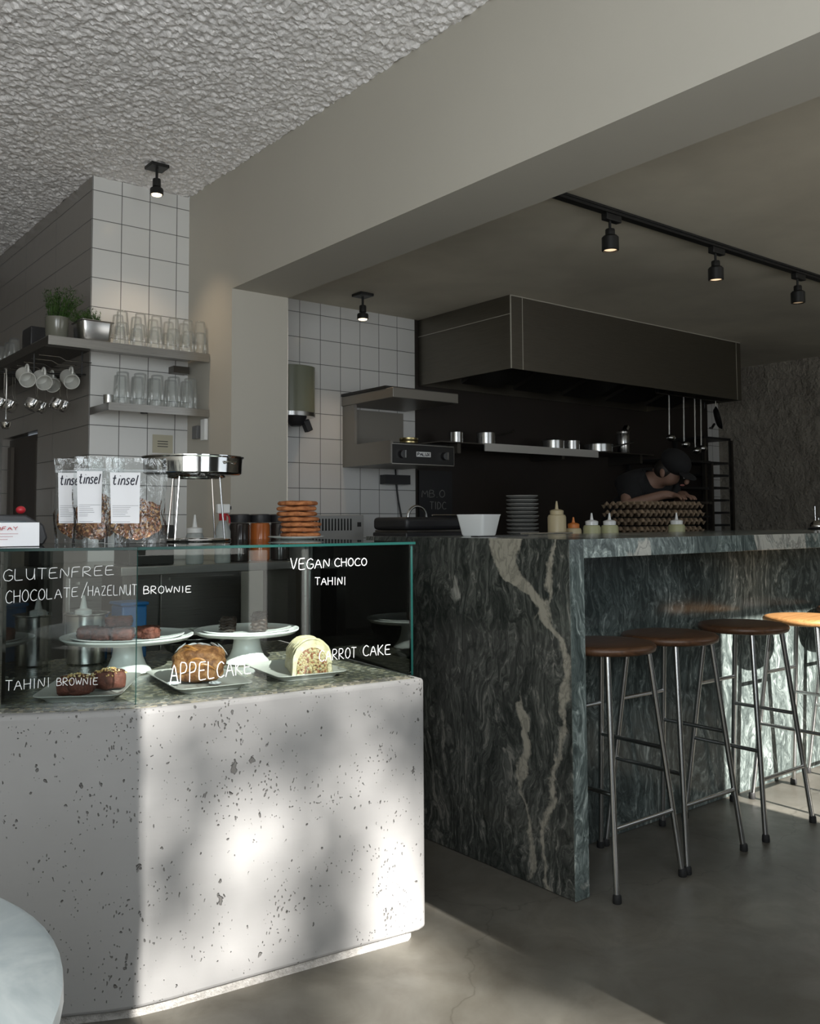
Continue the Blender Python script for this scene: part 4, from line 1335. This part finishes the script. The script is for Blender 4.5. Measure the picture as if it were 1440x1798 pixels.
# ------------------------------------------------------------------ stove line
st = thing('stove_line', 'dark stove and worktop line under the extractor hood', 'stove')
MB().box(2.52, 5.9, 4.0, 4.71, .08, .90).build('body', STEEL_D, st)
MB().box(2.51, 5.91, 3.97, 4.71, .901, .94).build('top', STEEL_D, st)
vb = thing('vented_appliance', 'grey appliance with a slotted vent behind the cookies', 'appliance', (2.83, 4.30, .9408))
MB().box(-.26, .13, -.15, .15, 0, .255).build('housing', plain('grey_housing', (.30, .30, .29), .5), vb, bevel=.006)
m = MB()
for k in range(14): m.box(-.23+.0205*k, -.221+.0205*k, -.152, -.1502, .17, .235)
m.build('vent_slots', BLACK, vb, smooth=False)
MB().box(.085, .11, -.152, -.1502, .19, .215).build('switch', BLACK, vb, smooth=False)
# contact grill on the prep worktop
cg = thing('contact_grill', 'black contact grill with an arched handle behind the bar end', 'contact grill', (3.0, 3.62, 1.03))
sp_ = thing('appliance_stand', 'dark steel stand under the contact grill', 'stand', (3.0, 3.62, 0))
MB().box(-.34, .36, -.13, .22, 1.0, 1.029).build('top', STEEL_D, sp_)
for x in (-.3, .3): MB().box(x-.02, x+.02, -.11, .2, 0, .999).build('leg', STEEL_D, sp_)
MB().box(-.25, .25, -.12, .16, .0, .075).build('base', BLACKP, cg, bevel=.008)
MB().box(-.24, .24, -.115, .15, .0755, .085).build('plate', STEEL_D, cg)
MB().box(-.25, .25, -.12, .16, .0855, .15).build('lid', BLACKP, cg, bevel=.02)
MB().box(-.19, .21, -.125, -.121, .012, .055).build('front_strip', STEEL_D, cg)
MB().tube([(-.10+.06*math.cos(a), -.02, .15+.055*math.sin(a)) for a in [PI*k/12 for k in range(13)]], .008, 10).build('handle', CHROMEB, cg)
MB().tube([(.0, -.02, .16), (.16, -.02, .16)], .005, 8).build('rod', CHROMEB, cg)
pb = thing('menu_board', 'black board with faint chalk letters below the grill', 'board', (3.95, 4.728, 1.30))
MB().box(-.13, .16, -.012, 0, -.16, .2).build('panel', BLACKP, pb)
m = MB()
lettering(m, 'MB.O', (-.11, -.0135, .02), (1, 0, 0), (0, 0, 1), .2, .05, .003)
lettering(m, 'TIDC', (-.04, -.0135, -.06), (1, 0, 0), (0, 0, 1), .14, .05, .003)
m.build('chalk_letters', plain('faint_chalk', (.16, .16, .15), .8), pb)

# wall shelf over the stove with pans
wsx = thing('wall_shelf', 'long steel wall shelf with pans below the hood', 'shelf')
MB().box(3.75, 5.95, 4.40, 4.73, 1.665, 1.672).build('board', STEEL_D, wsx)
MB().box(4.12, 5.27, 4.392, 4.3995, 1.622, 1.675).build('bright_lip', plain('bright_brushed_lip', (.75, .74, .71), .4, .6), wsx, label='bright front lip')
for x in (3.9, 4.9, 5.8): MB().box(x, x+.03, 4.42, 4.73, 1.60, 1.6645).build('bracket', STEEL_D, wsx)
def pot(label, x, r, h, handle=None, y=4.52, lid=False):
    t = thing('saucepan', label, 'pan', (x, y, 1.6725), 0, 'pans on the wall shelf')
    MB().lathe([(0, 0), (r-.004, 0), (r, .005), (r, h), (r+.004, h+.002), (r-.003, h+.002), (r-.004, .008), (0, .006)], 30).build('pan_body', CHROMEB, t)
    if handle is not None:
        c, s_ = math.cos(handle), math.sin(handle)
        MB().tube([(c*r, s_*r, h*.75), (c*(r+.06), s_*(r+.06), h*.95), (c*(r+.16), s_*(r+.16), h*1.3)], .006, 8).build('handle', CHROMEB, t)
    if lid:
        MB().lathe([(0, h+.02), (r*.6, h+.016), (r, h+.003), (r, h+.0025), (0, h+.0025)], 30).build('lid', CHROMEB, t)
    return t
pot('small straight steel pot at the left of the wall shelf', 3.98, .045, .075)
pot('steel saucepan with an upturned handle on the wall shelf', 4.25, .065, .085, R(-15))
pot('wide low pan in the middle of the wall shelf', 4.92, .08, .065, None, lid=True)
pot('shiny pot behind the sauté pans on the wall shelf', 5.12, .06, .075)
pot('large dark-lidded pan left of the steel canister', 5.42, .11, .06, R(-40), lid=True)
ca = thing('steel_canister', 'bright upright steel canister on the wall shelf', 'canister', (5.66, 4.47, 1.6725))
MB().lathe([(0, 0), (.046, 0), (.048, .003), (.048, .15), (.046, .155), (0, .155)], 30).build('body', CHROMEB, ca)
MB().lathe([(0, .1555), (.049, .1555), (.049, .17), (.04, .175), (0, .175)], 30).build('lid', STEEL, ca)
MB().box(-.01, .012, -.02, .02, -.006, .03, T(.005, -.02, .19) @ RY(R(35))).build('clasp', CHROME, ca)
# ladles and pan hanging from the hood's far end
for k, (x, ln) in enumerate([(5.60, .30), (5.78, .34), (5.92, .38), (6.0, .36)]):
    t = thing('hanging_ladle', f"steel ladle hanging below the hood, {ORD[k]} from the canister", 'ladle', (x, 4.0, 2.072), 0, 'ladles hanging from the hood')
    MB().tube([(0, 0, 0), (0, 0, -.05), (0, .005, -ln)], .006, 8).build('handle', CHROMEB, t)
    MB().blob(.038, .03, .026, 20, 10, T(0, -.01, -ln-.015)).build('bowl', CHROMEB, t)
fp = thing('frying_pan', 'small black frying pan hanging below the hood near the hook', 'pan', (6.12, 3.95, 2.07), R(20))
MB().lathe([(0, 0), (.07, 0), (.09, .02), (.088, .022), (.068, .004), (0, .004)], 30, T(.0, .0, -.14) @ RX(R(75)) @ RY(R(20))).build('pan_body', BLACK, fp)
MB().tube([(-.06, 0, -.19), (-.14, .0, -.225), (-.19, 0, -.23)], .009, 8).build('handle', BLACK, fp)
MB().tube([(0, 0, 0), (.0, .0, -.06)], .003, 6).build('hanging_wire', CHROME, fp)

# tray racks at the right end
def rack(label, x0, x1, y0, y1, h, n, tr_mat):
    t = thing('tray_rack', label, 'rack', ((x0+x1)/2, (y0+y1)/2, 0), 0, 'tray racks by the rough wall')
    a, b_ = (x1-x0)/2, (y1-y0)/2
    for sx in (-1, 1):
        for sy in (-1, 1):
            MB().box(sx*a-.014, sx*a+.014, sy*b_-.014, sy*b_+.014, 0, h).build('post', STEEL_D if sy < 0 else BLACK, t)
    MB().box(-a, a, -b_, b_, h+.0005, h+.02).build('top', BLACK, t)
    for k in range(n):
        z = .25+k*(h-.35)/n
        MB().box(-a+.016, a-.016, -b_+.016, b_-.016, z, z+.018).build('shelf_tray', tr_mat if k % 2 else BLACK, t)
    return t
rack('tall dark tray rack against the rough plaster wall', 6.66, 7.06, 4.42, 4.70, 1.84, 14, BLACK)
rack('tray rack with steel sheet pans left of the dark rack', 5.99, 6.57, 4.3, 4.68, 1.62, 11, STEEL_D)

# ------------------------------------------------------------------ things on and behind the bar
BT = 1.1005
t = thing('square_white_bowl', 'white tapered square bowl on the left end of the bar top', 'bowl', (2.42, 2.62, BT), R(14))
rect_pan(.052, .05, .082, .013, .002, .012, .004).build('bowl_body', PORC, t, bevel=0)
t = thing('serving_slate', 'thin dark slate under the white square bowl', 'slate', (2.48, 2.62, BT-.0002))
t.location = (2.40, 2.47, BT)
MB().box(-.14, .12, -.02, .02, 0, .004).build('board', BLACK, t)
t = thing('tongs', 'steel tongs lying on the bar top beside the plates', 'tongs', (2.78, 2.6, BT), R(-15))
MB().tube([(-.12, 0, .006), (.12, .012, .006)], .004, 8).build('arm', CHROMEB, t)
MB().tube([(-.12, 0, .006), (.12, -.012, .006)], .004, 8).build('arm', CHROMEB, t)
PLB = plain('grey_stoneware', (.22, .22, .21), .35)
pp = None
for k in range(13):
    lb = f"grey plate in the stack behind the bar, {'topmost' if k == 12 else 'lowest' if k == 0 else ORD[k]+' from the bottom' if k < 10 else ['third', 'second'][k-10]+' from the top'}"
    if pp is None:
        pp = MB().lathe([(0, 0), (.045, 0), (.070, .010), (.077, .016), (.076, .019), (.068, .014), (.044, .005), (0, .004)], 44).build('plate', PLB)
        tag(pp, lb, 'plate', 'plates stacked behind the bar')
        o = pp
    else:
        o = pp.copy(); COL.objects.link(o); o['label'] = lb
    o.location = (3.13+.003*math.sin(k*2), 3.08+.003*math.cos(k*3), 1.0305+k*.0192)
def sqz(label, x, y, z, r, h, mat, capm, neck):
    t = thing('squeeze_bottle', label, 'squeeze bottle', (x, y, z), 0, 'squeeze bottles behind the bar')
    MB().lathe([(0, 0), (r-.004, 0), (r, .004), (r, h-.012), (r-.004, h-.002), (r*.8, h), (0, h)], 30).build('body', mat, t)
    MB().lathe([(r*.72, h+.0005), (r*.74, h+.018), (r*.6, h+.022), (.008, h+.026), (.0035, h+neck), (0, h+neck+.001)], 24).build('nozzle', capm, t)
    return t
sqz('tall cream squeeze bottle standing behind the bar', 3.13, 2.86, 1.0305, .0425, .155, CREAM, CREAM, .062)
sqz('squat squeeze bottle with an orange cap behind the bar', 3.30, 2.91, 1.0305, .038, .092, CREAM, ORANGE, .052)
sqz('squat pale green squeeze bottle between the orange-capped and white-capped ones', 3.385, 2.87, 1.0305, .042, .105, OLIVE, PORC, .058)
sqz('squat cream squeeze bottle with a white cap, left of the egg trays', 3.48, 2.84, 1.0305, .042, .105, OLIVE, PORC, .058)
sqz('squat yellow squeeze bottle standing alone in front of the egg trays', 3.975, 2.81, 1.0305, .0425, .105, OLIVE, PORC, .06)
# egg trays
ep = None
def make_eggtray(label):
    t = thing('egg_tray', label, 'egg tray', group='egg trays stacked behind the bar')
    def f(u, v):
        x, y = (u-.5)*.29, (v-.5)*.29
        return (x, y, .024+.02*math.sin(u*12*PI)*math.sin(v*12*PI))
    m = MB().grid(f, 49, 49)
    mm = MB().add([(x, y, z+.0035) for x, y, z in m.v], m.f)
    n = len(m.v)
    m.add(mm.v, [tuple(reversed(q)) for q in mm.f])
    m.build('pulp_tray', EGGC, t)
    return t
lv = 0
for c, (x, y, z0, n) in enumerate([(4.285, 3.29, 1.0305, 5), (4.585, 3.285, 1.0305, 5)]):
    for k in range(n):
        lb = f"brown pulp egg tray in the {'left' if c == 0 else 'right'} stack, {'topmost' if k == n-1 else ORD[k]+' from the bottom'}"
        if ep is None: o = ep = make_eggtray(lb)
        else: o = copy_tree(ep); o['label'] = lb
        o.location = (x+.006*((k*7) % 3-1), y+.005*((k*5) % 3-1), z0-.0025+k*.048)
# service bell
bl = thing('service_bell', 'polished counter bell at the right end of the bar', 'bell', (4.92, 2.55, BT))
MB().lathe([(0, 0), (.055, 0), (.057, .004), (.05, .012), (0, .012)], 36).build('base', BLACKP, bl)
MB().lathe([(.046, .0145), (.047, .018), (.042, .034), (.028, .048), (.0, .054)], 36).build('dome', CHROME, bl)
MB().lathe([(.004, .0545), (.004, .064), (.006, .066), (0, .069)], 14).build('button', CHROME, bl)
mk = thing('menu_holder', 'thin upright rod with a card behind the counter bell', 'card holder', (5.02, 2.62, BT))
MB().tube([(0, 0, .004), (0, 0, .13)], .002, 6).build('rod', CHROME, mk)
MB().lathe([(0, 0), (.02, 0), (.02, .004), (0, .005)], 16).build('foot', CHROME, mk)

# ------------------------------------------------------------------ cook bent over the egg trays
def skin_mesh(name, joints, edges, root, mat, parent, sub=2):
    me = bpy.data.meshes.new(name)
    keys = list(joints)
    idx = {k: i for i, k in enumerate(keys)}
    me.from_pydata([joints[k][0] for k in keys], [(idx[a], idx[b]) for a, b in edges], [])
    me.materials.append(mat)
    o = bpy.data.objects.new(name, me)
    COL.objects.link(o)
    if parent: o.parent = parent
    m = o.modifiers.new('skin', 'SKIN')
    m.use_smooth_shade = True
    sv_ = me.skin_vertices[0].data
    for k in keys:
        r = joints[k][1]
        sv_[idx[k]].radius = r if isinstance(r, tuple) else (r, r)
        sv_[idx[k]].use_root = (k == root)
    s_ = o.modifiers.new('sub', 'SUBSURF')
    s_.levels = s_.render_levels = sub
    return o
ck = thing('person', 'person in a black T-shirt and cap leaning over the egg trays', 'person', (4.74, 3.80, 0))
# local frame: faces -y (towards the bar), bent forward at the hips, head down
J = {
 'pelvis': ((0, .05, .95), (.12, .09)), 'belly': ((0, -.02, 1.12), (.11, .085)), 'chest': ((0, -.16, 1.30), (.12, .085)), 'upper': ((0, -.25, 1.40), (.09, .07)),
 'neck': ((0, -.33, 1.43), .055), 'skull': ((0, -.40, 1.44), (.075, .08)), 'crown': ((0, -.46, 1.50), (.07, .075)), 'chin': ((0, -.46, 1.39), .045),
 'shL': ((-.17, -.24, 1.37), .06), 'elL': ((-.26, -.27, 1.245), .042), 'wrL': ((-.12, -.46, 1.315), .028), 'haL': ((-.09, -.50, 1.305), (.035, .018)),
 'shR': ((.17, -.24, 1.37), .06), 'elR': ((.26, -.28, 1.245), .042), 'wrR': ((.04, -.46, 1.315), .028), 'haR': ((.01, -.50, 1.305), (.035, .018)),
 'hipL': ((-.09, .05, .86), .095), 'knL': ((-.10, .03, .48), .062), 'anL': ((-.10, .07, .09), .042), 'toL': ((-.11, -.08, .035), .036),
 'hipR': ((.09, .05, .86), .095), 'knR': ((.10, .03, .48), .062), 'anR': ((.10, .07, .09), .042), 'toR': ((.11, -.08, .035), .036)}
Eg = [('pelvis', 'belly'), ('belly', 'chest'), ('chest', 'upper'), ('upper', 'neck'), ('neck', 'skull'), ('skull', 'crown'), ('skull', 'chin'),
      ('upper', 'shL'), ('shL', 'elL'), ('elL', 'wrL'), ('wrL', 'haL'), ('upper', 'shR'), ('shR', 'elR'), ('elR', 'wrR'), ('wrR', 'haR'),
      ('pelvis', 'hipL'), ('hipL', 'knL'), ('knL', 'anL'), ('anL', 'toL'), ('pelvis', 'hipR'), ('hipR', 'knR'), ('knR', 'anR'), ('anR', 'toR')]
# five fingers on each hand, curled over the tray edge
for s_, hx, hy, hz in (('L', -.09, -.50, 1.305), ('R', .01, -.50, 1.305)):
    for q, (dx, ln) in enumerate([(-.026, .030), (-.009, .036), (.009, .035), (.025, .026)]):
        J[f'f{s_}{q}a'] = ((hx+dx, hy-.028, hz-.002), .0085)
        J[f'f{s_}{q}b'] = ((hx+dx*1.1, hy-.028-ln, hz-.008), .008)
        J[f'f{s_}{q}c'] = ((hx+dx*1.1, hy-.034-ln*1.35, hz-.028), .007)
        Eg += [(f'ha{s_}', f'f{s_}{q}a'), (f'f{s_}{q}a', f'f{s_}{q}b'), (f'f{s_}{q}b', f'f{s_}{q}c')]
    sg_ = 1 if s_ == 'L' else -1
    J[f't{s_}a'] = ((hx+sg_*.04, hy-.004, hz-.006), .010)
    J[f't{s_}b'] = ((hx+sg_*.05, hy-.034, hz-.016), .008)
    Eg += [(f'ha{s_}', f't{s_}a'), (f't{s_}a', f't{s_}b')]
skin_mesh('body', J, Eg, 'pelvis', SKIN, ck)
K = {k: (J[k][0], tuple(x*1.28+.02 for x in (J[k][1] if isinstance(J[k][1], tuple) else (J[k][1],)*2))) for k in ('pelvis', 'belly', 'chest', 'upper', 'shL', 'shR')}
K['slL'] = ((-.225, -.28, 1.26), (.085, .085)); K['slR'] = ((.22, -.295, 1.27), (.085, .085))
K['neck'] = ((0, -.31, 1.425), (.085, .085))
skin_mesh('t_shirt', K, [('pelvis', 'belly'), ('belly', 'chest'), ('chest', 'upper'), ('upper', 'shL'), ('upper', 'shR'), ('shL', 'slL'), ('shR', 'slR'), ('upper', 'neck')], 'pelvis', CLOTH, ck)
K = {k: (J[k][0], tuple(x*1.16+.006 for x in (J[k][1] if isinstance(J[k][1], tuple) else (J[k][1],)*2))) for k in ('pelvis', 'hipL', 'knL', 'anL', 'hipR', 'knR', 'anR')}
skin_mesh('trousers', K, [('pelvis', 'hipL'), ('hipL', 'knL'), ('knL', 'anL'), ('pelvis', 'hipR'), ('hipR', 'knR'), ('knR', 'anR')], 'pelvis', CLOTH, ck)
HM = T(0, -.445, 1.485) @ RX(R(38))
MB().blob(.088, .102, .075, 28, 16, HM @ T(0, .01, .03)).build('cap', CLOTH, ck)
MB().blob(.07, .05, .008, 20, 8, HM @ T(0, -.11, .01)).build('cap_brim', CLOTH, ck)
FM = T(0, -.47, 1.435) @ RX(R(38))
MB().blob(.011, .016, .02, 12, 8, FM @ T(0, -.075, .0)).build('nose', SKIN, ck)
for sx in (-1, 1):
    MB().blob(.010, .006, .006, 12, 8, FM @ T(sx*.03, -.065, .022)).build('eye', PORC, ck)
    MB().blob(.009, .018, .028, 12, 8, T(sx*.078, -.41, 1.445)).build('ear', SKIN, ck)
MB().blob(.022, .006, .006, 12, 8, FM @ T(0, -.062, -.035)).build('mouth', plain('lips', (.35, .13, .11), .5), ck)
MB().blob(.082, .075, .07, 24, 14, T(0, -.385, 1.47)).build('hair', HAIR, ck)

# ------------------------------------------------------------------ street tree outside that dapples the sun
te = thing('street_tree', 'leafy street tree outside the window that dapples the sunlight', 'tree', (3.0, -16, -.04))
MB().tube([(0, 0, 0), (.05, 0, 3.0), (-.2, .1, 6.5), (-.8, .1, 8.8), (-1.6, 0, 11.2)], [.21, .18, .14, .09, .03], 12).build('trunk', plain('bark', (.08, .06, .045), .9, 0, 12, .3, .6), te)
m = MB()
rr = random.Random(21)
clumps = []
for q in range(185):
    cx, cz = rr.uniform(-2.7, -.5), rr.uniform(8.8, 12.0)
    if (cz < 10.05 and rr.random() < .82) or (cz > 10.95 and rr.random() < .8): continue
    clumps.append((cx, rr.uniform(-1.0, 1.0), cz, rr.uniform(.12, .27)))
for (cx, cy, cz, cr) in clumps:
    for k in range(34):
        d = Vector((rr.gauss(0, 1), rr.gauss(0, 1), rr.gauss(0, 1)))
        d = d.normalized()*cr*rr.random()**.5
        p = Vector((cx, cy, cz))+d
        M_ = T(*p) @ Euler((rr.uniform(0, 6), rr.uniform(0, 6), rr.uniform(0, 6))).to_matrix().to_4x4()
        m.add([(-.055, 0, 0), (0, -.03, .006), (.06, 0, 0), (0, .03, .006)], [(0, 1, 2, 3)], M_)
m.build('foliage', plain('tree_leaf', (.05, .10, .02), .6), te, smooth=False)
